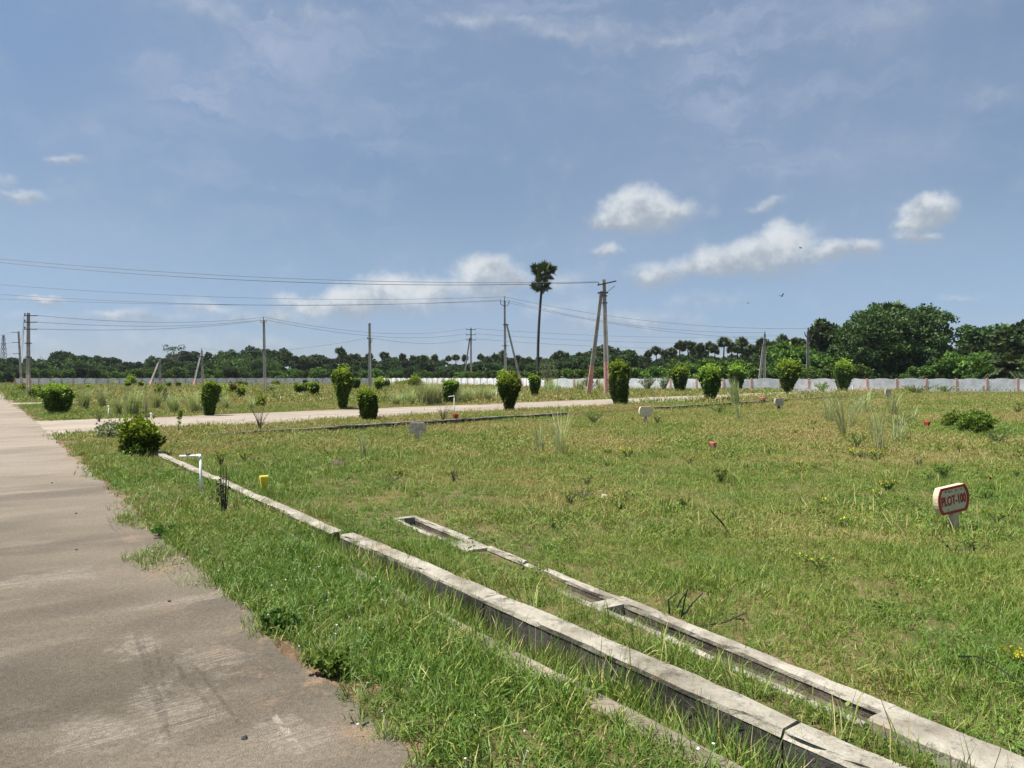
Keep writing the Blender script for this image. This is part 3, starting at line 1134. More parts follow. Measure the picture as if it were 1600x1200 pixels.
def arm(key, frac, left, right, tilt=0.0, thick=0.07, yaw=0.0, y=-0.12, ins=()):
    t, tx, H, base = POLES[key]
    z = H * frac
    mb = MB()
    L = left + right
    cx = (right - left) / 2
    cy, sy, ct, st = math.cos(yaw), math.sin(yaw), math.cos(tilt), math.sin(tilt)
    R = np.array([[cy * ct, -sy, -cy * st], [sy * ct, cy, -sy * st], [st, 0, ct]])
    c = np.array([tx * frac, y, z]) + R @ np.array([cx, 0, 0])
    mb.box(c, (L, thick, thick), mat3=R)
    o = mb.obj('cross_arm', M_IRON, t)
    for x in ins:
        p = np.array([tx * frac, y, z]) + R @ np.array([x, 0, thick / 2])
        ib = MB()
        ib.tube([p, p + [0, 0, .06], p + [0, 0, .10], p + [0, 0, .14], p + [0, 0, .2]], [.02, .05, .07, .045, .03], 8)
        ib.obj('insulator', M_INSUL, o)
    return o


def wpt(key, dx, frac, dz=0.0, y=-0.12):
    t, tx, H, base = POLES[key]
    return Vector((base.x + tx * frac + dx, base.y + y, base.z + H * frac + dz))


make_pole('A', 'tallest grey utility pole with pink foot and leaning strut, beside the side road', P(949, 620), (943.5, 437), .41, .25, M_PINK, .315, (P(919, 619), .90))
arm('A', .963, .55, .95, tilt=0.22, thick=.09, ins=(-.45,))
mb = MB()
tA = POLES['A'][0]
HA, xA = POLES['A'][2], POLES['A'][1]
mb.tube([(xA + .12, -.15, HA * .885), (xA + .82, -.15, HA * .945)], .035, 5)
mb.obj('arm_brace', M_IRON, tA)
for f in (.80, .86):
    MB().box((xA * f, 0, HA * f), (.42, .34, .05)).obj('clamp', M_IRON, tA)
mb = MB()
mb.box((-.05, -.05, .05), (.8, .7, .16), taper=(.8, .8))
mb.obj('concrete_footing', M_KERB, tA)

make_pole('B', 'grey pole with forked iron head and right-leaning pink-footed strut', at(790, 92), (788.5, 470), .40, .24, M_PINK, .24, (at(817, 92), .74))
tB, xB, HB, bB = POLES['B']
mb = MB()
mb.tube([(xB, -.1, HB - .2), (xB, -.1, HB + .55)], .045, 6)
mb.tube([(xB - .55, -.1, HB + .1), (xB - .5, -.1, HB - .45), (xB, -.1, HB - .75), (xB + .45, -.1, HB - .55), (xB + .62, -.1, HB + .0)], .05, 6)
mb.obj('forked_bracket', M_IRON, tB)
arm('B', .49, .45, .45, thick=.07)
make_pole('C', 'slim straight grey pole with small forked head between the two far pole lines', P(414, 609), (412.5, 500), .36, .22, M_PINK_PALE, .2)
tC, xC, HC, bC = POLES['C']
mb = MB()
mb.tube([(xC, -.1, HC - .2), (xC, -.1, HC + .35)], .04, 6)
mb.tube([(xC - .33, -.1, HC), (xC - .33, -.1, HC - .3), (xC + .33, -.1, HC - .3), (xC + .33, -.1, HC)], .04, 6)
mb.obj('forked_bracket', M_IRON, tC)
arm('C', .57, .2, .2)
make_pole('D', 'bare pale grey pole left of the wispy grass bank', P(578.5, 609), (577.5, 505), .36, .26)
arm('D', .765, .28, .28, tilt=.1, ins=(-.25,))
POLES['D'][0]
mb = MB()
mb.tube([(.1, -.14, POLES['D'][2] * .70), (.32, -.14, POLES['D'][2] * .765)], .03, 5)
mb.obj('arm_brace', M_IRON, POLES['D'][0])
make_pole('E', 'far pole with three cross arms and a left strut, behind the wall', at(736, 141), (736, 512), .42, .28, None, stay=(at(723, 141), .82))
for f in (.965, .875, .785):
    arm('E', f, .95, .95, thick=.11, ins=(-.85, .85))
make_pole('F', 'roadside pole with three stub arms, nearer of the two at the far left', P(44, 617), (45, 489), .28, .19, M_PINK_PALE, .27)
for f in (.965, .885, .80):
    arm('F', f, .28, .85, thick=.07, ins=(-.22,))
for f in (.46, .63):
    MB().box((POLES['F'][1] * f, 0, POLES['F'][2] * f), (.4, .36, .07)).obj('clamp', M_IRON, POLES['F'][0])
make_pole('G', 'leaning roadside pole, farther of the two at the far left', P(33.8, 605), (29.5, 518), .30, .22, M_PINK_PALE, .2)
for f in (.985, .80, .60):
    arm('G', f, 1.0, .15, thick=.08)
make_pole('H', 'short far pole propped by a long left strut, left of the spindly tree', at(250, 120), (250, 561), .36, .26, M_PINK, .28, (at(232, 118), .88))
make_pole('I', 'far pole with pink foot and left strut, right of the spindly tree', at(317, 124), (315.5, 548), .38, .26, M_PINK, .26, (at(301.5, 122), .86))
mb = MB()
mb.tube([(POLES['I'][1], -.1, POLES['I'][2] - .1), (POLES['I'][1], -.1, POLES['I'][2] + .4)], .05, 6)
mb.obj('pin', M_IRON, POLES['I'][0])
make_pole('J', 'grey pole with close strut among the palms behind the right wall', at(1194.5, 92), (1194.5, 522), .32, .24, None, stay=(at(1185, 92), .82))
arm('J', .9, .35, .35)
mb = MB()
mb.tube([(POLES['J'][1], -.1, POLES['J'][2] - .2), (POLES['J'][1], -.1, POLES['J'][2] + .35)], .05, 6)
mb.obj('pin', M_IRON, POLES['J'][0])
make_pole('K', 'dark unpainted pole with forked head, left of the great tree', at(1262, 94), (1262, 518), .36, .28, None, mat=M_POLE_DARK)
tK, xK, HK, bK = POLES['K']
mb = MB()
mb.tube([(xK, -.1, HK - .3), (xK, -.1, HK + .5)], .09, 6)
mb.tube([(xK - .5, -.1, HK - .1), (xK - .3, -.1, HK - .7), (xK + .35, -.1, HK - .9), (xK + .7, -.1, HK - .4)], .06, 6)
mb.obj('forked_bracket', M_IRON, tK)
# poles beyond the left edge that carry the wires on
make_pole('L', 'pole carrying the high wires out beyond the left edge', at(-190, 52), (-190, 385), .42, .26, M_PINK, .3)
make_pole('M', 'pole carrying the middle wires out beyond the left edge', at(-240, 74), (-240, 425), .42, .26, M_PINK, .3)
arm('L', .97, .8, .8, ins=(-.7, .7))
arm('M', .93, .8, .8, ins=(-.7, .7))


def wire(label, a, b, sag, r=.016, n=26, group='overhead wires'):
    a = np.array(a)
    b = np.array(b)
    k = np.linspace(0, 1, n)
    pts = a + (b - a) * k[:, None]
    pts[:, 2] -= sag * 4 * k * (1 - k)
    pts -= a
    mb = MB()
    mb.tube(pts, r, 4)
    return tag(mb.obj('overhead_wire', M_WIRE, None, tuple(a)), label, 'wire', group)


aT = wpt('A', -.45, .96, .18)
wire('topmost overhead wire running left from the tallest pole', aT, wpt('L', .7, .97, .25), .9, .017)
wire('second overhead wire just below the topmost one', aT + Vector((-.1, 0, -.06)), wpt('L', -.7, .97, .22), 1.1, .017)
wire('single wire from the forked pole head to the left edge', wpt('B', 0, 1, .5), wpt('M', 0, 1, .1), 1.35, .018)
wire('upper of two sagging wires left of the forked pole', wpt('B', -.55, 1, .1), wpt('M', .7, .93, -.2), 1.45, .018)
wire('lower of two sagging wires left of the forked pole', wpt('B', .6, 1, .0), wpt('M', -.7, .93, -1.1), 1.0, .018)
wire('top wire falling right from the forked pole to the dark pole', wpt('B', 0, 1, .5), wpt('K', 0, 1, .4), 1.2, .017)
wire('upper of two wires from the forked pole to the palm-side pole', wpt('B', .6, 1, .0), wpt('J', 0, 1, .2), 1.2, .017)
wire('lower of two wires from the forked pole to the palm-side pole', wpt('B', -.5, 1, .0), wpt('J', -.35, .9, .1), .9, .017)
wire('wire running on from the dark pole behind the great tree', wpt('K', 0, 1, .4), at(1400, 112) + Vector((0, 0, 6.5)), .5, .014)
for i, f in enumerate((.965, .885, .80)):
    wire(('top', 'middle', 'lowest')[i] + ' wire between the stub-armed roadside pole and the slim pole', wpt('F', .85, f, .02), wpt('C', (0, -.33, .33)[i], 1.0, (.3, .0, .0)[i]), (.6, .55, .5)[i], .015)
for i, f in enumerate((.965, .885, .80)):
    wire(('top', 'middle', 'lowest')[i] + ' jumper wire between the two roadside poles', wpt('F', -.28, f), wpt('G', .15, (.985, .80, .60)[i]), 1.6, .013)
    wire(('top', 'middle', 'lowest')[i] + ' wire leaving the leaning roadside pole to the left', wpt('G', -1.0, (.985, .80, .60)[i]), at(-60, 125) + Vector((0, 0, 8.3 - i * 1.3)), .4, .015)
wire('upper wire from the slim pole to the three-armed pole', wpt('C', 0, 1, .35), wpt('E', -.9, .965, .2), 1.5, .018)
wire('lower wire from the slim pole to the three-armed pole', wpt('C', .33, 1, 0), wpt('E', -.9, .875, .2), 1.4, .018)
wire('short low wire from the bare pole to the three-armed pole', wpt('D', .28, .765, .1), wpt('E', -.9, .785, .2), .8, .017)
wire('faint low wire from the bare pole to the propped pole', wpt('D', -.28, .765, .1), wpt('I', 0, 1, .4), 1.0, .016)
wire('faint low wire between the two propped far poles', wpt('I', 0, 1, .1), wpt('H', 0, 1, 0), .3, .016)
for i, f in enumerate((.965, .875, .785)):
    wire(('top', 'middle', 'lowest')[i] + ' wire from the three-armed pole towards the palms', wpt('E', .9, f, .2), at(1215, 190) + Vector((0, 0, 12.8 - i * 1.6)), 1.0, .022)


# ------------------------------------------------------------------ far lattice tower
def lattice_tower(base, H):
    t = thing('pylon', 'hazy lattice pylon above the trees at the left edge', 'pylon', base)
    mb = MB()
    bw, tw = 2.6, .45
    lv = np.linspace(0, 1, 12)

    def cor(f):
        w = bw + (tw - bw) * min(1, f * 1.12)
        return [np.array([sx * w, sy * w, H * f]) for sx, sy in ((-1, -1), (1, -1), (1, 1), (-1, 1))]
    for k in range(4):
        mb.tube([cor(0)[k], cor(.5)[k], cor(1)[k]], .16, 4)
    mb.obj('legs', M_IRON, t)
    mb = MB()
    for a, b in zip(lv[:-1], lv[1:]):
        ca, cb_ = cor(a), cor(b)
        for k in range(4):
            mb.tube([ca[k], cb_[(k + 1) % 4]], .1, 3)
            mb.tube([ca[(k + 1) % 4], cb_[k]], .1, 3)
    mb.obj('bracing', M_IRON, t)
    for f, w in ((.7, 2.3), (.8, 2.3), (.9, 1.8)):
        MB().tube([(-w, 0, H * f), (0, 0, H * f + .5), (w, 0, H * f)], .16, 4).obj('cross_arm', M_IRON, t)


lattice_tower(at(6, 520), 33)

# ------------------------------------------------------------------ plot markers
M_SIGN = concrete('cream_paint', (0.74, 0.67, 0.46), (0.62, 0.55, 0.36), 0.3, rust=False, scale=3.0)
M_SIGN_DIRTY = concrete('mouldy_cream_paint', (0.56, 0.52, 0.40), (0.30, 0.28, 0.22), 0.8, rust=False, scale=4.0)
M_RED = plain('dark_red_paint', (0.34, 0.04, 0.032), 0.6, 0.2, 12.0)
M_REDSTONE = plain('red_paint', (0.42, 0.045, 0.045), 0.65, 0.2, 12.0, 0.1)
M_PINKSTONE = plain('faded_red_paint', (0.60, 0.16, 0.17), 0.65, 0.2, 12.0, 0.1)
M_YEL = plain('yellow_paint', (0.66, 0.50, 0.05), 0.6, 0.15, 12.0, 0.1)
M_BLUEGREY = plain('flaked_blue_print', (0.10, 0.13, 0.16), 0.7, 0.2)
M_WHITE = plain('white_plastic_pipe', (0.74, 0.75, 0.75), 0.4, 0.05, 6.0)
M_BLACK = plain('black_rubber', (0.02, 0.02, 0.02), 0.6, 0.1)
M_STONE = plain('pale_stone', (0.60, 0.56, 0.48), 0.9, 0.25, 14.0, 0.6)


def board_outline(w, h, inset=0.0):
    o = []
    w -= 2 * inset
    h -= 2 * inset
    tw = w * 0.78
    for i in range(9):
        a = -1 + 2 * i / 8
        o.append((w / 2 - (w - tw) / 2 * abs(a) ** 2.2, a * h / 2))
    o += [(-x, z) for x, z in reversed(o)]
    return o


def ring_frame(mb, outer, inner, y0, y1):
    n = len(outer)
    o = np.array(outer)
    i_ = np.array(inner)
    v = np.concatenate([np.c_[o[:, 0], np.full(n, y1), o[:, 1]], np.c_[i_[:, 0], np.full(n, y1), i_[:, 1]], np.c_[o[:, 0], np.full(n, y0), o[:, 1]], np.c_[i_[:, 0], np.full(n, y0), i_[:, 1]]])
    q = []
    for k in range(n):
        j = (k + 1) % n
        q += [[k, j, n + j, n + k], [2 * n + k, 2 * n + j, j, k], [n + k, n + j, 3 * n + j, 3 * n + k]]
    mb.add(v, q)


def plot_marker(label, base, rz, w=.37, h=.28, t=.10, stem=.20, mats=None, text=None, lean=0.0, frame=False):
    """front looks to -y in its own frame"""
    m_body, m_stem = mats or (M_SIGN, M_SIGN)
    o = thing('plot_marker', label, 'plot marker', base, rz)
    mb = MB()
    mb.prism([(x, z + stem + h / 2) for x, z in board_outline(w, h)], -t / 2, t / 2)
    bo = mb.obj('board', m_body, o)
    bo.rotation_euler = (0, lean, 0)
    mb = MB()
    mb.box((0, 0, stem / 2 - .05), (.085, t * .95, stem + .12))
    mb.obj('stem', m_stem, o)
    if frame:
        mb = MB()
        ring_frame(mb, [(x, z + stem + h / 2) for x, z in board_outline(w, h, -.002)], [(x, z + stem + h / 2) for x, z in board_outline(w, h, .024)], -t / 2 + .002, -t / 2 - .007)
        mb.obj('border', M_RED, bo)
    if text:
        cu = bpy.data.curves.new('lettering', 'FONT')
        cu.body = text
        cu.size = 0.122
        cu.extrude = 0.002
        cu.offset = 0.0028
        cu.align_x = 'CENTER'
        cu.align_y = 'CENTER'
        to = bpy.data.objects.new('lettering', cu)
        C.objects.link(to)
        bpy.context.view_layer.update()
        dg = bpy.context.evaluated_depsgraph_get()
        me = bpy.data.meshes.new_from_object(to.evaluated_get(dg))
        bpy.data.objects.remove(to)
        co = np.empty(len(me.vertices) * 3, np.float32)
        me.vertices.foreach_get('co', co)
        co = co.reshape(-1, 3)
        sx = (w * 0.80) / (co[:, 0].max() - co[:, 0].min())
        new = np.c_[co[:, 0] * sx, -t / 2 - .003 - co[:, 2], co[:, 1] * 1.12 + stem + h * .47]
        me.vertices.foreach_set('co', new.astype(np.float32).ravel())
        me.materials.clear()
        me.materials.append(M_RED)
        me.update()
        link('lettering', me, bo)
        mb = MB()
        rg = random.Random(5)
        for cx_, n_ in ((-.115, 3), (-.04, 7), (.055, 5), (.105, 4), (-.1, 2)):
            for k in range(n_):
                zz = stem + h * (.83 if not (cx_ == -.1) else .16) + rg.uniform(-.008, .008)
                mb.box((cx_ + rg.uniform(-.024, .024), -t / 2 - .001, zz), (rg.uniform(.006, .018), .003, rg.uniform(.003, .012)), mat3=np.array([[math.cos(k), 0, math.sin(k)], [0, 1, 0], [-math.sin(k), 0, math.cos(k)]]))
        tag(mb.obj('flaked_print', M_BLUEGREY, bo), kind='stuff')
    return o


RZ_SIGN = math.atan2(VY, VX)
plot_marker('cream plot marker with dark red border reading PLOT-100', P(1491, 829), math.radians(19), w=.44, h=.285, t=.065, text='PLOT-100', frame=True, lean=-.12)
plot_marker('mould-stained plot marker seen from behind, nearest the side-road kerb at left', P(652, 691), RZ_SIGN - .5, w=.44, h=.27, mats=(M_SIGN_DIRTY, M_SIGN_DIRTY), stem=.22)
plot_marker('blank cream plot marker in front of the gap in the kerb', P(1009, 660), RZ_SIGN - .45, w=.52, h=.36, mats=(M_SIGN, M_SIGN_DIRTY), stem=.22)
plot_marker('whitish plot marker on a dark stem near the right kerb', P(1217, 643), RZ_SIGN - .3, w=.52, h=.36, mats=(M_SIGN_DIRTY, M_KERB_DARK), stem=.28)
plot_marker('small weathered plot marker behind the two tall grass tufts', P(1387, 626), RZ_SIGN - .2, w=.55, h=.45, mats=(M_SIGN_DIRTY, M_SIGN_DIRTY), stem=.35)
plot_marker('yellowish plot marker by the bare orange soil beyond the side road', P(870.5, 613.5), RZ_SIGN - .4, w=.55, h=.42, mats=(M_SIGN, M_SIGN), stem=.3)
b = P(1495, 606)
t = thing('marker_stone', 'squat grey marker stone in front of a salmon wall post', 'marker stone', b)
mb = MB()
mb.box((0, 0, .38), (.6, .3, .78), taper=(.92, .9))
mb.obj('block', M_KERB, t)
mb = MB()
mb.box((0, 0, .06), (.72, .42, .16), taper=(.9, .9))
mb.obj('plinth', M_KERB_DARK, t)


def corner_stone(label, base, h, w, mat, foot):
    t = thing('corner_stone', label, 'corner stone', base)
    mb = MB()
    mb.box((0, 0, h * .62), (w * .72, w * .72, h * .5), rz=.5, taper=(1.4, 1.4))
    mb.box((0, 0, h * .91), (w * 1.0, w * 1.0, h * .09), rz=.5, taper=(.93, .93))
    mb.obj('head', mat, t)
    mb = MB()
    mb.box((0, 0, h * .17), (w * .66, w * .66, h * .45), rz=.5, taper=(1.06, 1.06))
    mb.obj('foot', foot, t)


corner_stone('yellow flared corner stone beside the far drain wall', P(412, 768), .215, .105, M_YEL, M_YEL)
corner_stone('bright red corner stone out in the plot left of a dark bush', P(1449, 669), .23, .16, M_REDSTONE, M_PINKSTONE)
corner_stone('tilted pinkish red corner stone in mid plot', P(1115, 702), .17, .12, M_PINKSTONE, M_KERB_DARK)
corner_stone('red corner stone on the kerb below a thin white pipe', P(711.5, 656, 0.0), 0.22, .17, M_REDSTONE, M_KERB_DARK)
corner_stone('faded red corner stone on the right kerb', P(1192, 628, 0.0), .28, .28, M_PINKSTONE, M_KERB_DARK)
corner_stone('small red corner stone at the far end of the right kerb', P(1350, 617, 0.0), .24, .26, M_PINKSTONE, M_KERB_DARK)


def pipe(label, base, pts, r, ring=None):
    t = thing('water_pipe', label, 'pipe', base)
    mb = MB()
    mb.tube([(0, 0, -.1), pts[0]], r, 10)
    mb.obj('riser', M_WHITE, t, smooth=True)
    if len(pts) > 1:
        mb = MB()
        mb.tube(pts, r * .96, 10)
        mb.obj('arm', M_WHITE, t, smooth=True)
        mb = MB()
        p = np.array(pts[0])
        d = np.array(pts[1]) - p
        d = d / np.linalg.norm(d)
        mb.tube([p + [0, 0, -r * 3.2], p + [0, 0, -r * .6], p + d * r * .6 + [0, 0, r * .1], p + d * r * 3.4], r * 1.45, 10)
        mb.obj('elbow', M_WHITE, t, smooth=True)
    else:
        mb = MB()
        p = np.array(pts[0])
        mb.tube([p - [0, 0, r * 3], p + [0, 0, r * .6]], r * 1.5, 10)
        mb.obj('end_cap', M_WHITE, t, smooth=True)
    if ring:
        mb = MB()
        p = np.array(ring)
        th = np.linspace(0, 2 * math.pi, 13)
        mb.tube([p + [math.cos(a) * r * 2.0, math.sin(a) * r * 1.6, r * 1.7] for a in th], r * .6, 6)
        mb.obj('rubber_ring', M_BLACK, t)


b = P(314, 769)
pipe('bent white plastic water pipe with a black ring on its arm', b, [(-.012, 0, .47), (-.33, .12, 0.45)], .015, (-.20, .075, .455))
pipe('short upright white pipe left of the wispy grass', P(169.5, 653), [(0, 0, .45)], .022)
pipe('small white capped pipe at the edge of the side road', P(236, 657), [(0, 0, .26)], .024)
pipe('thin white pipe with bent top below a clipped bush by the side road', P(709.5, 652), [(0, 0, .80), (-.22, 0, .77)], .013)
pipe('white bent pipe on the verge between two clipped bushes', P(1236.5, 615), [(0, 0, .42), (-.4, 0, .42)], .022)
pipe('thin white upright pipe by the sixth clipped bush', P(1332, 616), [(0, 0, .8)], .02)
pipe('slim white pipe standing by the grass bank', P(775.5, 627), [(0, 0, .7)], .022)


# ------------------------------------------------------------------ stones, twigs, cable, mounds, birds
def rock(name, label, base, sx, sy, sz, mat, seed, cat='stone', group=None, sub=3):
    bm_r = np.random.default_rng(seed)
    n1, n2 = 7 + sub, 10 + 2 * sub
    v, q = [], []
    off = bm_r.random(3) * 50
    for i in range(n1 + 1):
        th = math.pi * i / n1
        for j in range(n2):
            ph = 2 * math.pi * j / n2
            d = np.array([math.sin(th) * math.cos(ph), math.sin(th) * math.sin(ph), math.cos(th)])
            r = 0.72 + 0.55 * float(hash_noise(d[0] * 1.2 + off[0], d[1] * 1.2 + d[2] * 1.7 + off[1], 1.4, seed))
            v.append(d * r * [sx, sy, sz] + [0, 0, sz * .35])
    for i in range(n1):
        for j in range(n2):
            k = (j + 1) % n2
            q.append([i * n2 + j, (i + 1) * n2 + j, (i + 1) * n2 + k, i * n2 + k])
    return tag(link(name, mesh_np(name, v, q, None, mat), None, base), label, cat, group)


rock('broken_stone', 'broken whitish stone lying in mid plot', P(945, 780), .055, .05, .045, M_STONE, 4)
M_PEB = plain('dark_pebble', (0.05, 0.05, 0.05), 0.8, 0.2, 20.0)
for k, (px, py, s, lab) in enumerate(((380, 1157, .014, 'dark pebble on the road nearest the camera'), (263, 941, .012, 'dark flat pebble in the middle of the road'), (204, 875, .012, 'small dark pebble beside the creeping weeds on the road'),
                                      (118, 860, .010, 'tiny dark pebble left of centre on the road'), (118, 803, .012, 'dark pebble far up the road'), (80, 755, .014, 'dark pebble at the far left of the road'))):
    rock('pebble', lab, P(px, py, 0.0), s, s * .8, s * .7, M_PEB, 20 + k, 'pebble', 'pebbles on the road', sub=0)

M_TWIG = plain('charred_twig', (0.022, 0.020, 0.018), 0.9, 0.2)


def twig_set(name, label, base, strands, r, mat=None, cat='twigs'):
    mb = MB()
    for st in strands:
        p = np.array(st, float)
        mb.tube(p, np.linspace(r, r * .45, len(p)), 5)
    return tag(mb.obj(name, mat or M_TWIG, None, base), label, cat)


def px_rel(base, px, py, dy=0.0):
    Y = base.y + dy
    return ((px - CX) * Y / FPX - base.x, dy, hpx(py, Y) - base.z)


b = P(1068, 968)
twig_set('charred_branch', 'charred branch with upright forked twigs beside the channel', b, [
    [px_rel(b, 1047, 960), px_rel(b, 1045, 938), px_rel(b, 1062, 925)], [px_rel(b, 1066, 966), px_rel(b, 1070, 940), px_rel(b, 1075, 922)],
    [px_rel(b, 1058, 950), px_rel(b, 1066, 936), px_rel(b, 1074, 926)], [px_rel(b, 1070, 962), px_rel(b, 1082, 944), px_rel(b, 1099, 928)]], .007, cat='branch')
b = P(1100, 980)
twig_set('fallen_branch', 'charred fallen branch lying right of the upright twigs', b, [
    [px_rel(b, 1092, 981), px_rel(b, 1112, 977), px_rel(b, 1135, 973), px_rel(b, 1168, 958, .06)], [px_rel(b, 1150, 968, .04), px_rel(b, 1165, 970, .1)]], .007, cat='branch')
b = P(1500, 1042)
q1 = P(1560, 1068)
q2 = P(1625, 1108)
twig_set('black_cable', 'thin black cable lying in the grass at the right edge', b, [
    [(0, 0, .05), tuple((q1 - b) * .5 + Vector((0, 0, .09))), tuple(q1 - b + Vector((0, 0, .08))), tuple(q2 - b + Vector((0, 0, .05)))]], .006, cat='cable')
b = P(1140, 840)
twig_set('dry_stick', 'thin dark dry stick leaning in the grass left of the lettered marker', b, [[px_rel(b, 1145, 842), px_rel(b, 1128, 815), px_rel(b, 1108, 795)], [px_rel(b, 1132, 822), px_rel(b, 1112, 800)]], .006, cat='stick')

M_RUBBLE = plain('grey_rubble', (0.16, 0.15, 0.135), 0.95, 0.35, 4.0, 1.0)
M_REDSOIL = plain('reddish_rubble', (0.20, 0.145, 0.11), 0.95, 0.35, 4.0, 1.0)
M_ORANGE = plain('bare_orange_soil', (0.33, 0.21, 0.12), 0.95, 0.2, 3.0, 0.8)


def mound(label, base, sx, sy, h, mat, seed, cat='mound'):
    n1, n2 = 14, 40
    rng = np.random.default_rng(seed)
    v, q = [(0, 0, h)], []
    for i in range(1, n1 + 1):
        f = i / n1
        for j in range(n2):
            a = 2 * math.pi * j / n2
            rr = f * (1 + .25 * (float(hash_noise(math.cos(a) * 2 + seed, math.sin(a) * 2, 1.0, seed)) - .5))
            z = h * (math.cos(f * math.pi) * .5 + .5) * (0.7 + .6 * float(hash_noise(rr * math.cos(a) * 3 + 9, rr * math.sin(a) * 3, 1.3, seed))) + (rng.random() - .5) * h * .12
            v.append((sx * rr * math.cos(a), sy * rr * math.sin(a), z if i < n1 else -.08))
    for i in range(n1 - 1):
        for j in range(n2):
            k = (j + 1) % n2
            q.append([1 + i * n2 + j, 1 + (i + 1) * n2 + j, 1 + (i + 1) * n2 + k, 1 + i * n2 + k])
    t = [[0, 1 + j, 1 + (j + 1) % n2] for j in range(n2)]
    return tag(link('soil_mound' if mat is not M_RUBBLE else 'rubble_heap', mesh_np('mound', v, q, t, mat), None, base), label, cat)


mound('low heap of grey rubble before the wall, right of the fifth clipped bush', at(1258, 69), 2.8, 1.6, .45, M_RUBBLE, 3, 'rubble')
mound('low reddish soil heap before the wall, left of the great tree', at(1350, 69.5), 2.6, 1.4, .5, M_REDSOIL, 5, 'soil heap')
mound('bare orange soil spread beside the yellowish far marker', P(886, 619), 1.6, 1.5, .10, M_ORANGE, 7, 'soil patch')
mound('ant-hill of dark earth in the mid plot grass', P(525, 727), .28, .26, .08, plain('dark_earth', (.11, .085, .06), .95, .3, 9.0, .8), 9, 'earth heap')

M_BIRD = plain('dark_feathers', (0.03, 0.028, 0.027), 0.8, 0.2)


def bird(label, px, py, Y, span, bank, yaw, flap):
    loc = ((px - CX) * Y / FPX, Y, hpx(py, Y))
    t = thing('bird', label, 'bird', loc, group='birds in flight')
    t.rotation_euler = (bank, flap * .3, yaw)
    mb = MB()
    L = span * .55
    mb.tube([(0, -L * .5, 0), (0, -L * .38, .01), (0, -L * .15, 0), (0, L * .2, 0), (0, L * .55, -.005)], [.004, L * .07, L * .1, L * .06, .006], 8)
    mb.add([(-L * .02, L * .35, 0), (L * .02, L * .35, 0), (L * .14, L * .72, 0), (-L * .14, L * .72, 0)], [[0, 1, 2, 3]])
    mb.obj('body', M_BIRD, t)
    for s in (-1, 1):
        w = MB()
        h = span / 2
        z1, z2 = h * flap * .5, h * flap * .8
        pts = [(s * .02, -L * .22, 0), (s * h * .45, -L * .34, z1), (s * h, -L * .05, z2), (s * h * .95, L * .06, z2), (s * h * .5, L * .12, z1), (s * .02, L * .16, 0)]
        up = [(x, y, z + .008) for x, y, z in pts]
        w.add(pts + up, [[0, 1, 4, 5], [1, 2, 3, 4], [6, 11, 10, 7], [7, 10, 9, 8], [0, 6, 7, 1], [1, 7, 8, 2], [3, 9, 10, 4], [4, 10, 11, 5]])
        w.obj('wing', M_BIRD, t)


bird('small dark bird before the right cumulus bank', 1250, 387, 70, .62, .5, .9, -.35)
bird('dark bird with raised wings above the tree line', 1220.5, 463, 60, .55, .3, 2.2, .9)
bird('small dark bird gliding left of the other low one', 1168.5, 473.5, 70, .55, .2, 1.1, -.15)

# ================================================================== VEGETATION
M_BUSH = leafy('clipped_bush_leaves', (0.032, 0.064, 0.014), (0.125, 0.215, 0.034), (0.42, 0.53, 0.06), transl=0.32, rnd=0.28)
M_BUSH_BROWN = leafy('browned_bush_leaves', (0.08, 0.06, 0.02), (0.17, 0.13, 0.04), (0.28, 0.24, 0.05), transl=0.25, rnd=0.12)
M_TREE = leafy('dark_tree_leaves', (0.024, 0.048, 0.017), (0.080, 0.130, 0.038), (0.17, 0.23, 0.06), transl=0.22, rnd=0.35)
M_TREE_LIGHT = leafy('fresh_tree_leaves', (0.045, 0.090, 0.020), (0.125, 0.215, 0.040), (0.23, 0.33, 0.06), transl=0.26, rnd=0.25)
M_GREYLEAF = leafy('grey_green_leaves', (0.09, 0.13, 0.07), (0.22, 0.27, 0.155), None, transl=0.25, rnd=0.2)
M_PALM = leafy('palm_fronds', (0.028, 0.046, 0.020), (0.10, 0.14, 0.05), (0.24, 0.20, 0.10), transl=0.18, rnd=0.25)
M_TALL = leafy('tall_grass_blades', (0.24, 0.32, 0.13), (0.46, 0.52, 0.27), (0.62, 0.51, 0.30), transl=0.3, rnd=0.12)
M_WEED = leafy('weed_leaves', (0.085, 0.150, 0.028), (0.20, 0.30, 0.05), (0.62, 0.55, 0.04), transl=0.3, rnd=0.2)
M_DRYLEAF = leafy('dead_leaves', (0.035, 0.026, 0.016), (0.10, 0.072, 0.045), None, transl=0.1, rnd=0.1)
M_TURFWEED = leafy('turf_weed_leaves', (0.080, 0.140, 0.028), (0.175, 0.245, 0.045), None, transl=0.25, rnd=0.3)
M_FLOWER = plain('white_flower', (0.75, 0.74, 0.66), 0.7, 0.05)


def leaf_quads(P_, D_, U_, ln, wd, tone, fold=0.0):
    """diamond leaves: base P_, direction D_, side-normal U_"""
    D_ = D_ / (np.linalg.norm(D_, axis=1)[:, None] + 1e-9)
    Sd = np.cross(D_, U_)
    Sd /= np.linalg.norm(Sd, axis=1)[:, None] + 1e-9
    ln = ln[:, None]
    wd = wd[:, None]
    a = P_
    b = P_ + D_ * ln * .48 + Sd * wd
    c = P_ + D_ * ln
    d = P_ + D_ * ln * .48 - Sd * wd
    v = np.stack([a, b, c, d], 1).reshape(-1, 3)
    q = np.arange(len(P_) * 4).reshape(-1, 4)
    return v, q, np.repeat(tone, 4)


def rand_dirs(n, rng):
    d = rng.normal(size=(n, 3))
    return d / (np.linalg.norm(d, axis=1)[:, None] + 1e-9)


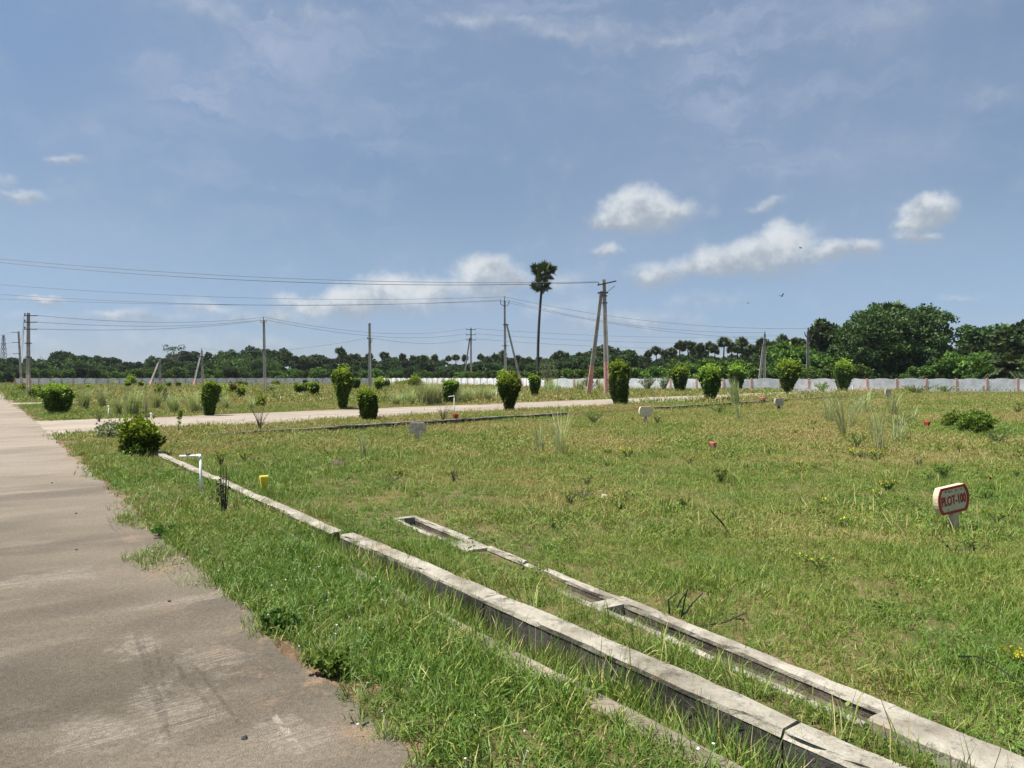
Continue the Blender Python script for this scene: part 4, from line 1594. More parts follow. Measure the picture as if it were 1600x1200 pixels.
def clipped_mesh(profile, H, Wd, n, leaf, seed, young=.8, lump=.12):
    """leafy body of revolution; profile = [(height fraction, radius fraction)]"""
    rng = np.random.default_rng(seed)
    hs = np.array([p[0] for p in profile])
    rs_ = np.array([p[1] for p in profile])
    zz = np.linspace(hs[0], 1, 200)
    rr = np.interp(zz, hs, rs_)
    slant = np.hypot(np.gradient(rr) * Wd / 2, np.gradient(zz) * H)
    w = np.maximum(rr, .06) * slant
    k = rng.choice(200, n, p=w / w.sum())
    z = zz[k] + rng.uniform(-.004, .004, n)
    th = rng.uniform(0, 2 * math.pi, n)
    lm = 1 + lump * 2 * (hash_noise(np.cos(th) * 2.2 + 5, np.sin(th) * 2.2 + z * 5.5, 1.0, seed) - .5) + lump * 1.3 * (hash_noise(np.cos(th) * 5 + 5, np.sin(th) * 5 + z * 13, 1.0, seed + 2) - .5)
    dep = 1 - np.abs(rng.normal(0, .13, n)).clip(0, .6) + (rng.random(n) < .16) * rng.uniform(0, .16, n)
    r = np.interp(z, hs, rs_) * Wd / 2 * lm * dep
    slope = -np.gradient(rr * Wd / 2, zz * H)[k]
    nrm = np.stack([np.cos(th), np.sin(th), slope], 1)
    nrm /= np.linalg.norm(nrm, axis=1)[:, None]
    pts = np.stack([r * np.cos(th), r * np.sin(th), z * H * (1 + .05 * (lm - 1))], 1)
    pts[:, 0] += rng.uniform(-.10, .10) * H * z
    pts[:, 1] += rng.uniform(-.10, .10) * H * z
    d = nrm * .8 + rand_dirs(n, rng) * .75 + np.array([0, 0, .25])
    tone = rng.uniform(0, 1, n) * .8
    topness = np.clip((z - young) / (1.02 - young), 0, 1) * np.clip(nrm[:, 2] + .65, 0, 1.2)
    isy = rng.random(n) < topness * 1.15
    tone = np.where(isy, 1.0 + rng.uniform(.25, 1.0, n), tone)
    # unclipped shoots breaking the outline
    ns = max(4, n // 90)
    pk = rng.choice(np.nonzero(z > .55)[0], ns)
    for j in pk:
        sel = rng.integers(0, n, 7)
        f_ = rng.uniform(0, 1, 7)[:, None]
        dirj = nrm[j] * .6 + np.array([0, 0, .9]) + rng.normal(0, .35, 3)
        pts[sel] = pts[j] + dirj / np.linalg.norm(dirj) * f_ * leaf * rng.uniform(1.6, 3.4)
        tone[sel] = np.where(rng.random(7) < .6, rng.uniform(1.1, 1.9, 7), tone[sel])
    ln = leaf * rng.uniform(.7, 1.35, n)
    v, q, tn = leaf_quads(pts, d, nrm + rand_dirs(n, rng) * .5, ln, ln * .30, tone)
    return v, q, tn


PROF_EGG = [(.05, .22), (.1, .34), (.25, .46), (.45, .68), (.62, .88), (.76, 1.0), (.88, .92), (.96, .62), (1, .12)]
PROF_BARREL = [(.0, .62), (.1, .74), (.3, .9), (.6, 1.0), (.85, 1.0), (.95, .82), (1, .3)]
PROF_CONE = [(.02, .28), (.15, .42), (.35, .66), (.55, .92), (.72, 1.0), (.86, .88), (.95, .6), (1, .15)]
PROF_COLUMN = [(.04, .5), (.15, .66), (.4, .86), (.65, 1.0), (.85, .98), (.95, .74), (1, .25)]
PROF_LOW = [(.0, .55), (.15, .85), (.4, 1.0), (.65, .95), (.85, .7), (1, .2)]
PROF_TREE = [(.16, .22), (.28, .5), (.45, .72), (.65, .98), (.8, 1.0), (.92, .75), (1, .25)]


def bush(label, px, ptop, pbase, wpx, prof, seed, mat=None, young=.8, stems=3, group='clipped bushes along the roads', lump=.20, leaf=None, n=None, name='clipped_bush', loc=None, cat='bush'):
    base = loc or P(px, pbase)
    Y = base.y
    H = hpx(ptop, Y) - base.z
    Wd = wpx * Y / FPX * .81
    H *= .96
    lump *= random.Random(seed * 7).uniform(.9, 2.0)
    leaf = leaf or max(.06, min(.19, Y * .0029))
    area = math.pi * Wd * H
    n = n or int(min(7500, max(300, 6.8 * area / (leaf * leaf * .36))))
    t = thing(name, label, cat, base, group=group)
    v, q, tn = clipped_mesh(prof, H, Wd, n, leaf, seed, young, lump)
    link('foliage', mesh_np('foliage', v, q, None, mat or M_BUSH, tn), t)
    mb = MB()
    rg = random.Random(seed)
    for i in range(stems):
        a = rg.uniform(0, 6.28)
        r0 = Wd * .06
        mb.tube([(math.cos(a) * r0, math.sin(a) * r0, -.05), (math.cos(a) * r0 * 1.3, math.sin(a) * r0 * 1.3, H * .25), (math.cos(a) * Wd * .16, math.sin(a) * Wd * .16, H * .7)], [Wd * .035, Wd * .03, Wd * .015], 6)
    mb.obj('stems', M_BARK, t)
    return t


bush('low wide bush with bright yellow-green crown at the road corner', 217, 657, 712, 60, PROF_LOW, 1, young=.22, lump=.42, leaf=.075, stems=6, n=3800)
bush('dark straggly weed bush left of the road-corner bush', 168, 661, 684, 42, PROF_LOW, 2, young=1.1, lump=.4, leaf=.06, n=700, mat=M_GREYLEAF, stems=5, group=None)
# side road, near verge, left to right
bush('barrel-shaped clipped bush with bright top, first on the near verge', 577, 610, 657, 30, PROF_BARREL, 3, young=.80)
bush('egg-shaped clipped bush with bright top before the forked pole', 795, 586, 643, 38, PROF_EGG, 4, young=.72, stems=5)
bush('tall column-shaped clipped bush beside the tallest pole', 970, 565, 633, 37, PROF_COLUMN, 5, young=.86)
bush('ragged leaning clipped bush, third from the great tree on the near verge', 1111, 573, 628, 33, PROF_CONE, 6, young=.68, lump=.28)
bush('tree-like clipped bush on two bare stems', 1231, 562, 619, 36, PROF_TREE, 7, young=.7, lump=.22, stems=2)
bush('clipped bush behind the arching tall grass, nearest the great tree', 1317, 563, 613, 32, PROF_EGG, 8, young=.7, lump=.2)
# side road, far verge
bush('large ragged heart-shaped bush at the far road corner', 90, 602, 647, 44, [(0, .42), (.15, .55), (.4, .75), (.62, .95), (.8, 1.0), (.93, .8), (1, .35)], 9, young=.72, lump=.34, stems=6)
bush('dark column-shaped clipped bush left on the far verge', 326, 597, 650, 25, PROF_COLUMN, 10, young=.88, lump=.14)
bush('tall teardrop-shaped clipped bush on the far verge', 535, 575, 639, 31, PROF_EGG, 11, young=.80, lump=.14)
bush('clipped bush among the wispy grass bank on the far verge', 701, 595, 630, 23, PROF_COLUMN, 12, young=.84, lump=.3)
bush('narrow clipped bush below the tall palm', 835.5, 587, 622, 16, PROF_EGG, 13, young=.86)
bush('round-topped clipped bush right of the tallest pole on the far verge', 1062, 574, 615, 27, PROF_EGG, 14, young=.8)
bush('clipped bush half hidden by a tall reed tuft on the far verge', 1152, 573, 612.5, 29, PROF_EGG, 15, young=.82)
bush('small dark bush peeping out behind the egg-shaped bush', 785, 582, 611, 17, PROF_EGG, 16, young=1.05)
bush('broad low dark bush in front of the right wall', 1449, 580, 608.5, 54, PROF_LOW, 17, young=.9, lump=.34, stems=6)
# second row, by the far lanes
for k, (px, a, b_, w, pr, lab) in enumerate([
    (250, 606, 629, 17, PROF_BARREL, 'dark clipped bush between two wispy grass tufts in the second row'),
    (467, 602, 617.5, 13, PROF_EGG, 'left of a close pair of clipped bushes in the second row'), (477, 601.5, 615.5, 11, PROF_EGG, 'right of a close pair of clipped bushes in the second row'),
    (491.5, 598.5, 622, 16, PROF_EGG, 'stout clipped bush left of the tall teardrop-shaped bush'), (555.5, 593, 612.5, 11, PROF_EGG, 'clipped bush just right of the tall teardrop-shaped bush'),
    (591, 595.5, 613.5, 11, PROF_EGG, 'front one of three small clipped bushes right of the bare pole'), (598.5, 595.5, 606.5, 8, PROF_EGG, 'middle one of three small clipped bushes right of the bare pole'), (604, 595, 606, 8, PROF_EGG, 'rear one of three small clipped bushes right of the bare pole'),
    (33, 602, 614, 13, PROF_LOW, 'small bush by the road at the foot of the leaning pole'), (40, 602, 613, 9, PROF_LOW, 'yellowing small bush between the two roadside poles'), (54, 608, 625, 13, PROF_BARREL, 'small round bush right of the nearer roadside pole'),
    (377, 606, 624.5, 8, PROF_COLUMN, 'slim dark clipped bush right of the dark column-shaped bush'), (365, 601, 617, 9, PROF_BARREL, 'brownish dry clipped bush right of the dark column-shaped bush'),
    (264, 598, 607, 6, PROF_EGG, 'tiny clipped bush right of the propped pole'), (278.5, 598, 606.5, 6, PROF_EGG, 'second tiny clipped bush right of the propped pole'),
    (376, 596.5, 604.5, 7, PROF_EGG, 'tiny round clipped bush left of the slim pole'), (384.5, 598, 604.5, 5, PROF_EGG, 'tinier clipped bush close left of the slim pole'),
    (427.5, 596.5, 602.5, 6, PROF_EGG, 'tiny clipped bush close right of the slim pole'), (434, 596, 603, 5, PROF_EGG, 'second tiny clipped bush close right of the slim pole'),
    (477, 594, 602, 6, PROF_EGG, 'tiny clipped bush in front of the wall above the close pair'), (516, 594, 600, 7, PROF_LOW, 'tiny dark bush before the wall left of the teardrop-shaped bush'),
    (220, 597.5, 607, 6, PROF_EGG, 'tiny clipped bush left of the propped pole'), (200, 598, 607, 7, PROF_EGG, 'tiny clipped bush below the dark wall bush'), (205, 588, 603, 16, PROF_LOW, 'dark round bush against the far wall at left'),
    (138, 602.5, 610, 5, PROF_EGG, 'tiny clipped bush left of the first wispy tufts'), (420, 606, 615, 9, PROF_LOW, 'low grey-green shrub at the foot of the slim pole'), (355, 606, 616, 14, PROF_LOW, 'low dark shrub left of the slim pole'),
    (408, 622, 636, 14, PROF_LOW, 'small dark leafy shrub before the side road'), (648, 588, 606, 16, PROF_LOW, 'leafy green shrub behind the wispy grass bank'), (595, 591, 601, 20, PROF_LOW, 'dark low thicket before the wall right of the bare pole'), (640, 595.5, 602, 40, PROF_LOW, 'long dark thicket before the wall left of the grass bank')]):
    bush(lab, px, a, b_, w, pr, 40 + k, mat=(M_BUSH_BROWN if 'brownish' in lab or 'yellowing' in lab else (M_GREYLEAF if 'grey-green' in lab else None)), young=.84 if pr is not PROF_LOW else 1.05,
         lump=.2 if pr is not PROF_LOW else .4, group='small bushes in the far plots')


# ------------------------------------------------------------------ tall wispy grass
def blade_arcs(rng, n, base_r, H, lean, spread, w, segs=6, droop=.5, tones=(0, 1), dry=.15):
    """arching blades as tapering ribbons"""
    th = rng.uniform(0, 2 * math.pi, n)
    r0 = base_r * np.sqrt(rng.random(n))
    b0 = np.stack([r0 * np.cos(th), r0 * np.sin(th), np.zeros(n)], 1)
    az_ = rng.uniform(0, 2 * math.pi, n)
    out = np.stack([np.cos(az_), np.sin(az_), np.zeros(n)], 1) * (spread * rng.uniform(.2, 1.0, n))[:, None] + np.array([lean[0], lean[1], 0.0])
    L = H * rng.uniform(.55, 1.08, n)
    dr = droop * rng.uniform(.3, 1.2, n)
    tone = rng.uniform(tones[0], tones[1], n)
    tone = np.where(rng.random(n) < dry, rng.uniform(1.2, 2.0, n), tone)
    wv = w * rng.uniform(.6, 1.3, n)
    V, Q = [], []
    sd = np.stack([-np.sin(az_ + rng.normal(0, .9, n)), np.cos(az_), np.zeros(n)], 1)
    sd /= np.linalg.norm(sd, axis=1)[:, None]
    k = 0
    for s in range(segs + 1):
        f = s / segs
        p = b0 + out * (L * (f * .55 + .45 * f * f))[:, None]
        p = p + np.stack([0 * L, 0 * L, L * (f - dr * f ** 3 * .55)], 1)
        ww = wv * (1 - f) ** .6 * (.6 + .4 * min(1, f * 4)) + .0006
        V.append(np.stack([p - sd * ww[:, None] / 2, p + sd * ww[:, None] / 2], 1))
    V = np.stack(V, 1)                      # n, segs+1, 2, 3
    idx = np.arange(n * (segs + 1) * 2).reshape(n, segs + 1, 2)
    Q = np.stack([idx[:, :-1, 0], idx[:, :-1, 1], idx[:, 1:, 1], idx[:, 1:, 0]], -1).reshape(-1, 4)
    return V.reshape(-1, 3), Q, np.repeat(tone, (segs + 1) * 2)


def tall_grass(label, px, ptop, pbase, wpx, n, seed, lean=(0, 0), droop=.5, w=None, dry=.15, plumes=0, group='wispy tall grass tufts', base_f=.25, stalks=0):
    base = P(px, pbase)
    Y = base.y
    H = hpx(ptop, Y) - base.z
    Wd = wpx * Y / FPX
    rng = np.random.default_rng(seed)
    w = w or max(.008, Y * .0008)
    t = thing('grass_tuft', label, 'grass tuft', base, group=group)
    v, q, tn = blade_arcs(rng, n, Wd * base_f, H * 1.12, lean, (Wd * .5) / max(H, .2), w, droop=droop, dry=dry)
    link('blades', mesh_np('blades', v, q, None, M_TALL, tn), t)
    v, q, tn = blade_arcs(rng, max(6, n // 3), Wd * base_f * .8, H * .45, (lean[0] * .5, lean[1]), .35, w, droop=.2, dry=.8)
    link('dry_base', mesh_np('dry_base', v, q, None, M_TALL, tn), t)
    return t


tall_grass('wispy grey-green grass tuft right of the heart-shaped bush', 130, 604, 641, 26, 240, 1, (.12, 0))
tall_grass('wispy grass tuft standing before the side road at left', 206, 603, 651, 34, 300, 2, (.05, 0))
tall_grass('thin pale grass tuft left of the dark column-shaped bush', 226, 598, 652, 22, 60, 3, (.1, 0))
tall_grass('pale arching grass tuft touching the dark column-shaped bush', 305, 603, 646, 44, 240, 4, (-.12, 0), dry=.3)
tall_grass('small pale grass tuft behind the first wispy tufts', 178, 591, 604, 16, 60, 5)
tall_grass('left tuft of the wispy grass bank', 638, 606, 633, 36, 200, 6, (.05, 0))
tall_grass('highest tuft of the wispy grass bank', 665, 590, 633, 44, 420, 7, (.1, 0))
tall_grass('middle tuft of the wispy grass bank', 683, 596, 632, 30, 260, 8, (-.05, 0))
tall_grass('tuft of the wispy grass bank right of its clipped bush', 730, 602, 629, 34, 240, 9)
tall_grass('right tuft of the wispy grass bank', 757, 601, 628, 40, 320, 10)
tall_grass('end tuft of the wispy grass bank beside the egg-shaped bush', 778, 606, 626, 24, 140, 11)
tall_grass('straw-coloured wispy tuft in the middle of the plot', 876, 632, 712, 74, 70, 12, (-.10, 0), droop=.4, dry=.5, w=.012, base_f=.07)
tall_grass('long arching tuft with brown foot at the right of the plot', 1318, 566, 681, 90, 56, 13, (-.28, 0), droop=.9, dry=.25, w=.016, base_f=.06)
tall_grass('upright reedy tuft right of the long arching tuft', 1373, 622, 706, 64, 64, 14, (-.05, 0), droop=.3, dry=.2, w=.012, base_f=.15)
tall_grass('arching plume tuft rising before the tree-like bush', 1330, 575, 668, 80, 40, 15, (.3, 0), droop=1.1, dry=.1, w=.014, base_f=.05)
tall_grass('upright tuft in mid plot before the barrel-shaped bush', 567, 667, 716, 22, 70, 16, (-.05, 0), dry=.1, w=.007)
tall_grass('tall reed tuft by the kerb before a half-hidden bush', 1150, 586, 634, 22, 130, 17, (-.12, 0), dry=.15)
tall_grass('thin reed stems in the plot below the reed tuft', 1155, 625, 657, 18, 26, 18, (-.1, 0), dry=.3)
tall_grass('thin drooping grass stems behind the lettered marker', 1487, 700, 728, 22, 12, 19, (-.1, 0), droop=.8, dry=.6, w=.008)
tall_grass('spreading reed tuft beside the narrow clipped bush', 861, 585, 616, 40, 150, 20, (-.05, 0), droop=.7)
tall_grass('loose grass tuft before the wall left of the tallest pole', 905, 588, 612, 26, 120, 21)
tall_grass('low reed tuft right of the great arching tuft', 1405, 640, 690, 34, 60, 22, (0, 0), dry=.2)


for k_, (px, a_, b_, w_, n_, lab) in enumerate((
        (160, 602, 638, 22, 120, 'pale wispy tuft close behind the first grey-green one'), (184, 612, 650, 24, 130, 'short wispy tuft left of the second big tuft'),
        (243, 601, 640, 26, 140, 'wispy tuft just left of the second-row dark bush'), (272, 607, 646, 26, 150, 'wispy tuft right of the second-row dark bush'),
        (352, 612, 640, 24, 110, 'low pale tuft right of the dark column-shaped bush'), (340, 603, 630, 20, 90, 'thin tuft behind the dark column-shaped bush'),
        (392, 612, 640, 26, 60, 'drooping pale stems below the slim pole'), (618, 608, 634, 26, 140, 'leftmost low tuft of the grass bank'), (715, 603, 631, 22, 150, 'tuft squeezed beside the bank bush'),
        (1296, 612, 660, 36, 50, 'thin stems left of the long arching tuft'), (1398, 606, 650, 34, 60, 'loose pale stems right of the reedy tuft'), (1352, 596, 645, 34, 60, 'loose stems behind the reedy tuft'),
        (845, 648, 706, 30, 34, 'few pale stems left of the straw-coloured tuft'), (938, 590, 612, 24, 90, 'grass tuft at the foot of the tallest pole'), (1425, 628, 662, 26, 40, 'sparse stems before the broad low bush'))):
    tall_grass(lab, px, a_, b_, w_ * 1.4, n_, 60 + k_, ((k_ % 3 - 1) * .1, 0), droop=.45 + .1 * (k_ % 4), base_f=.14)


# ------------------------------------------------------------------ leafy weeds and twiggy plants
def weed(label, px, ptop, pbase, wpx, seed, mat=None, young=0.0, stems=10, n=420, leaf=None, narrow=.22, group='weeds in the grass', name='weed', twig=None, low=.1, loc=None):
    base = loc or P(px, pbase)
    Y = base.y
    H = hpx(ptop, Y) - base.z
    Wd = wpx * Y / FPX
    rng = np.random.default_rng(seed)
    leaf = leaf or max(.035, Y * .0016)
    t = thing(name, label, 'plant', base, group=group)
    mb = MB()
    ends = []
    for i in range(stems):
        a = rng.uniform(0, 6.28)
        r = rng.uniform(.15, .5) * Wd
        h = H * rng.uniform(.6, 1.0)
        p = [np.array([0, 0, -.02]), np.array([math.cos(a) * r * .35, math.sin(a) * r * .35, h * .45]), np.array([math.cos(a) * r * .8, math.sin(a) * r * .8, h * .8]), np.array([math.cos(a) * r, math.sin(a) * r, h])]
        ends.append(p)
        mb.tube(p, [leaf * .09 + .002, leaf * .08 + .0015, .0025, .0015], 4, closed=False)
    mb.obj('stems', twig or M_BARK, t)
    if n:
        k = rng.integers(0, stems, n)
        f = low * 3 + rng.random(n) ** .7 * (3 - low * 3)
        arr = np.array(ends)
        i0 = np.minimum(f.astype(int), 2)
        fr = (f - i0)[:, None]
        pts = arr[k, i0] * (1 - fr) + arr[k, i0 + 1] * fr
        d = rand_dirs(n, rng) + np.array([0, 0, .35])
        ln = leaf * rng.uniform(.6, 1.3, n)
        tone = rng.random(n)
        top = pts[:, 2] > H * .62
        tone = np.where((rng.random(n) < young) & top, 1 + rng.uniform(.5, 1, n), tone)
        v, q, tn = leaf_quads(pts, d, rand_dirs(n, rng), ln, ln * narrow, tone)
        link('leaves', mesh_np('leaves', v, q, None, mat or M_WEED, tn), t)
    return t


bush('large round dark weed bush right of the bright red corner stone', 1523, 644, 676, 50, PROF_LOW, 601, mat=M_TREE_LIGHT, young=1.1, lump=.45, leaf=.06, stems=8, group=None, name='weed_bush')
bush('dark weed bush left of the large round one', 1494, 646, 667, 32, PROF_LOW, 602, mat=M_TREE_LIGHT, young=1.1, lump=.45, leaf=.06, stems=8, group=None, name='weed_bush')
weed('small leafy weed left of the lettered marker in mid plot', 1126, 731, 756, 32, 3, n=520, stems=16)
weed('yellow-flowered weed in mid plot below the blank cream marker', 981, 699, 716, 26, 4, young=.75, n=300, stems=12)
weed('yellow-green weed left of the yellow-flowered one', 947, 698, 712, 24, 5, young=.6, n=240, stems=10)
weed('yellow-flowered weed at the right edge of the foreground', 1594, 1014, 1048, 50, 6, young=.95, n=260, stems=14, leaf=.022, low=.3)
weed('bushy weed over the gap in the side-road kerb', 928, 640, 662, 40, 7, n=900, stems=30)
weed('dark weed right of the blank cream marker', 1028, 648, 663, 20, 8, n=260, stems=12, mat=M_TREE_LIGHT)
weed('sprawling weed over the kerb below the ragged bush', 1122, 632, 646, 30, 9, n=380, stems=16)
weed('leafless twiggy plant on the near verge at left', 406, 624, 676, 44, 10, n=40, stems=22, group='twiggy plants', mat=M_DRYLEAF)
weed('bare grey twiggy plant left of the thin white pipe', 692, 630, 657, 44, 11, n=110, stems=24, group='twiggy plants', mat=M_GREYLEAF)
weed('upright leafy sapling on the verge right of the road-corner bush', 278, 629, 676, 12, 12, n=46, stems=2, leaf=.10, narrow=.3)
weed('leafy sapling before the second wispy tuft', 219, 628, 655, 9, 13, n=46, stems=2, leaf=.10)
weed('yellow-green spreading plant before the first wispy tufts', 155, 634, 660, 36, 14, young=.5, n=300, stems=14)
weed('leafy weed patch at the foot of the arching tall grass', 1338, 672, 700, 50, 15, n=700, stems=26, young=.2)
weed('bushy weed patch behind the bright red corner stone', 1405, 645, 668, 60, 16, n=1100, stems=36)
weed('yellowish weed right of the upright reedy tuft', 1372, 700, 722, 30, 17, young=.6, n=300, stems=14)
weed('low yellow-flowered weed left of the lettered marker', 1388, 748, 768, 34, 18, young=.6, n=320, stems=14)
weed('yellow-topped weed beside the dead stump', 345, 700, 730, 24, 19, young=.7, n=200, stems=12)
weed('greenish-yellow weed behind the dead stump', 382, 704, 722, 24, 20, young=.6, n=220, stems=12)
weed('grey-green feathery shrub below the tall palm', 856, 560, 612, 40, 21, mat=M_GREYLEAF, n=900, stems=40, group='feathery wall shrubs', leaf=.2, narrow=.14)
weed('grey-green feathery shrub before the wall left of the tallest pole', 922, 588, 612, 36, 22, mat=M_GREYLEAF, n=700, stems=34, group='feathery wall shrubs', leaf=.2, narrow=.14)
weed('wide grey-green feathery thicket right of the column-shaped bush', 1012, 588, 612, 36, 23, mat=M_GREYLEAF, n=900, stems=40, group='feathery wall shrubs', leaf=.2, narrow=.14)
weed('grey-green feathery shrub touching the round-topped bush', 1037, 588, 613, 24, 24, mat=M_GREYLEAF, n=600, stems=30, group='feathery wall shrubs', leaf=.2, narrow=.14)
weed('green shrub rising before the wall left of the tree-like bush', 1183, 573, 606, 30, 25, n=900, stems=30, leaf=.2, narrow=.3, mat=M_TREE_LIGHT, group='feathery wall shrubs')
weed('dark green shrub before the wall right of the palm-side pole', 1208, 578, 607, 30, 26, n=900, stems=30, leaf=.2, narrow=.3, mat=M_TREE_LIGHT, group='feathery wall shrubs')
weed('green shrub on the rubble heap', 1283, 597, 613, 26, 27, n=500, stems=22, leaf=.16, narrow=.26, group='feathery wall shrubs')
weed('grey shrub leaning on the right wall between two salmon posts', 1514, 583, 612, 26, 28, n=420, stems=24, leaf=.18, narrow=.26, mat=M_TREE_LIGHT, group='feathery wall shrubs')
weed('bright low plants below the broad low dark bush', 1432, 602, 616, 60, 29, n=900, stems=40, leaf=.14, young=.15, group='feathery wall shrubs')
weed('bright low plants left of the squat grey marker stone', 1478, 603, 614, 36, 30, n=500, stems=26, leaf=.14, young=.2, group='feathery wall shrubs')
weed('dull low weeds along the right wall', 1535, 602, 614, 60, 31, n=600, stems=40, leaf=.14, group='feathery wall shrubs', mat=M_GREYLEAF)
weed('spiky pale-leaved plant at the right edge of the plot', 1590, 630, 646, 26, 32, n=60, stems=10, leaf=.16, narrow=.14)
weed('dark creeping weed spilling onto the road', 262, 826, 846, 60, 33, n=700, stems=30, leaf=.035, narrow=.35, mat=M_TREE_LIGHT, group='creeping weeds at the road edge')
weed('dark creeping weed at the road edge nearer the camera', 432, 958, 985, 80, 34, n=700, stems=30, leaf=.03, narrow=.35, mat=M_TREE_LIGHT, group='creeping weeds at the road edge')
weed('leafy creeping weed at the lower road edge', 512, 1024, 1058, 90, 35, n=600, stems=30, leaf=.03, narrow=.35, group='creeping weeds at the road edge')
weed('starry pale-green weed at the bottom of the drain', 1300, 1150, 1205, 60, 36, n=160, stems=10, leaf=.03, narrow=.3)
weed('small dark weed in mid plot right of the broken stone', 1005, 722, 750, 8, 37, n=30, stems=4, leaf=.03)
weed('pale tuft with yellow flowers in the right mid plot', 1340, 700, 715, 60, 38, young=.7, n=420, stems=26)
weed('leafy weed in right mid plot above the lettered marker', 1475, 725, 748, 42, 39, n=420, stems=20)
weed('low grey-green weeds at the right edge', 1560, 672, 695, 60, 40, n=600, stems=30, mat=M_TREE_LIGHT)
rgw = random.Random(77)
for k in range(70):                      # scattered small weeds and yellow flower clumps in the plot
    px = rgw.uniform(560, 1640)
    py = rgw.choice([rgw.uniform(655, 760), rgw.uniform(670, 900)])
    g_ = P(px, py)
    if xy2sn(g_.x, g_.y)[1] > N_CURB - .3 or xy2uv(g_.x, g_.y)[1] < 4.6:
        continue
    Y = g_.y
    h = rgw.uniform(.10, .20)
    yl = rgw.choice([0, 0, .2, .6])
    ptop = HZ - (g_.z + h - CAMH) * FPX / Y
    weed('weed|small %s weed in the %s part of the plot' % ('yellow-flowered' if yl > .3 else 'green', 'near' if Y < 8 else ('middle' if Y < 12 else ('farther' if Y < 18 else 'far'))), px, ptop, 0, rgw.uniform(.2, .45) * FPX / Y, 300 + k, young=yl, n=110, stems=9,
         group='small yellow-flowered weeds in the plot' if yl > .3 else 'small green weeds in the plot', loc=g_, leaf=max(.03, Y * .0016), mat=rgw.choice([M_WEED, M_WEED, M_TREE_LIGHT]))

# dead stump of a shrub
M_STUMP = plain('dead_wood', (0.055, 0.042, 0.032), 0.9, 0.3, 20.0, 0.4)
b = P(348, 806)
t = thing('dead_shrub', 'dead dark shrub stump with cut stems beside the bent white pipe', 'dead shrub', b)
mb = MB()
rg = np.random.default_rng(3)
for i in range(6):
    a = rg.uniform(0, 6.28)
    r = rg.uniform(.015, .05)
    h = rg.uniform(.35, .58)
    mb.tube([(math.cos(a) * r * .4, math.sin(a) * r * .4, -.05), (math.cos(a) * r, math.sin(a) * r, h * .5), (math.cos(a) * r * 1.4 + rg.uniform(-.01, .01), math.sin(a) * r * 1.4, h)], [.007, .0055, .003], 6)
mb.obj('stems', M_STUMP, t)
n = 70
pts = np.stack([rg.normal(0, .028, n), rg.normal(0, .03, n), rg.uniform(.05, .42, n)], 1)
pts[:40, 0] -= .05
ln = rg.uniform(.03, .06, n)
v, q, tn = leaf_quads(pts, rand_dirs(n, rg) + np.array([0, 0, -.7]), rand_dirs(n, rg), ln, ln * .25, rg.random(n))
link('withered_leaves', mesh_np('withered_leaves', v, q, None, M_DRYLEAF, tn), t)


# ------------------------------------------------------------------ trees
def crown_mesh(seed, blobs, leaf, n_per, mat, narrow=.42, droop=0.0, young=.12):
    """leaf sprays on the skins of many uneven blobs"""
    rng = np.random.default_rng(seed)
    V, Q, T = [], [], []
    k = 0
    for (c, r) in blobs:
        r = np.asarray(r, float)
        n = int(n_per * (r[0] * r[1] * r[2]) ** (2 / 3))
        d = rand_dirs(n, rng)
        d[:, 2] = np.where(d[:, 2] < -.55, -d[:, 2] * .6, d[:, 2])
        lm = .62 + .62 * hash_noise(d[:, 0] * 2.3 + d[:, 2] * 1.3 + seed, d[:, 1] * 2.3 - d[:, 2] * 1.1 + k, 1.0, seed % 17)
        rad = lm * (1 - np.abs(rng.normal(0, .16, n)))
        pts = np.asarray(c) + d * r * rad[:, None]
        dd = d * .7 + rand_dirs(n, rng) * .8 + np.array([0, 0, .15 - droop])
        ln = leaf * rng.uniform(.6, 1.4, n)
        tone = rng.random(n) * .85
        tone = np.where((rng.random(n) < young) & (d[:, 2] > .3), 1 + rng.random(n), tone)
        v, q, tn = leaf_quads(pts, dd, d + rand_dirs(n, rng) * .6, ln, ln * narrow, tone)
        V.append(v)
        Q.append(q + k)
        T.append(tn)
        k += len(v)
    return mesh_np('crown', np.concatenate(V), np.concatenate(Q), None, mat, np.concatenate(T))


def trunk_mesh(seed, H, blobs, r0, mat, fork=.35):
    rng = random.Random(seed)
    mb = MB()
    f = Vector((rng.uniform(-.04, .04) * H, rng.uniform(-.04, .04) * H, H * fork))
    mb.tube([(0, 0, -.3), (f.x * .4, f.y * .4, H * fork * .5), tuple(f)], [r0, r0 * .8, r0 * .7], 7)
    for c, r in blobs:
        c = Vector(c)
        m = f.lerp(c, .5) + Vector((rng.uniform(-.3, .3), rng.uniform(-.3, .3), -.2))
        mb.tube([tuple(f), tuple(m), tuple(c)], [r0 * .5, r0 * .32, r0 * .12], 5)
    return mb.mesh('trunk', mat, True)


def lobes(blobs, k, f, seed, squash=.8):
    """adds smaller uneven lobes on the skin of each blob"""
    rng = random.Random(seed)
    out = []
    for c, r in blobs:
        out.append((c, tuple(x * .78 for x in r)))
        for i in range(k):
            d = Vector((rng.gauss(0, 1), rng.gauss(0, 1), rng.gauss(.35, .8))).normalized()
            s = r[0] * f * rng.uniform(.6, 1.25)
            out.append(((c[0] + d.x * r[0] * .9, c[1] + d.y * r[1] * .9, c[2] + d.z * r[2] * .95), (s, s, s * squash)))
    return out


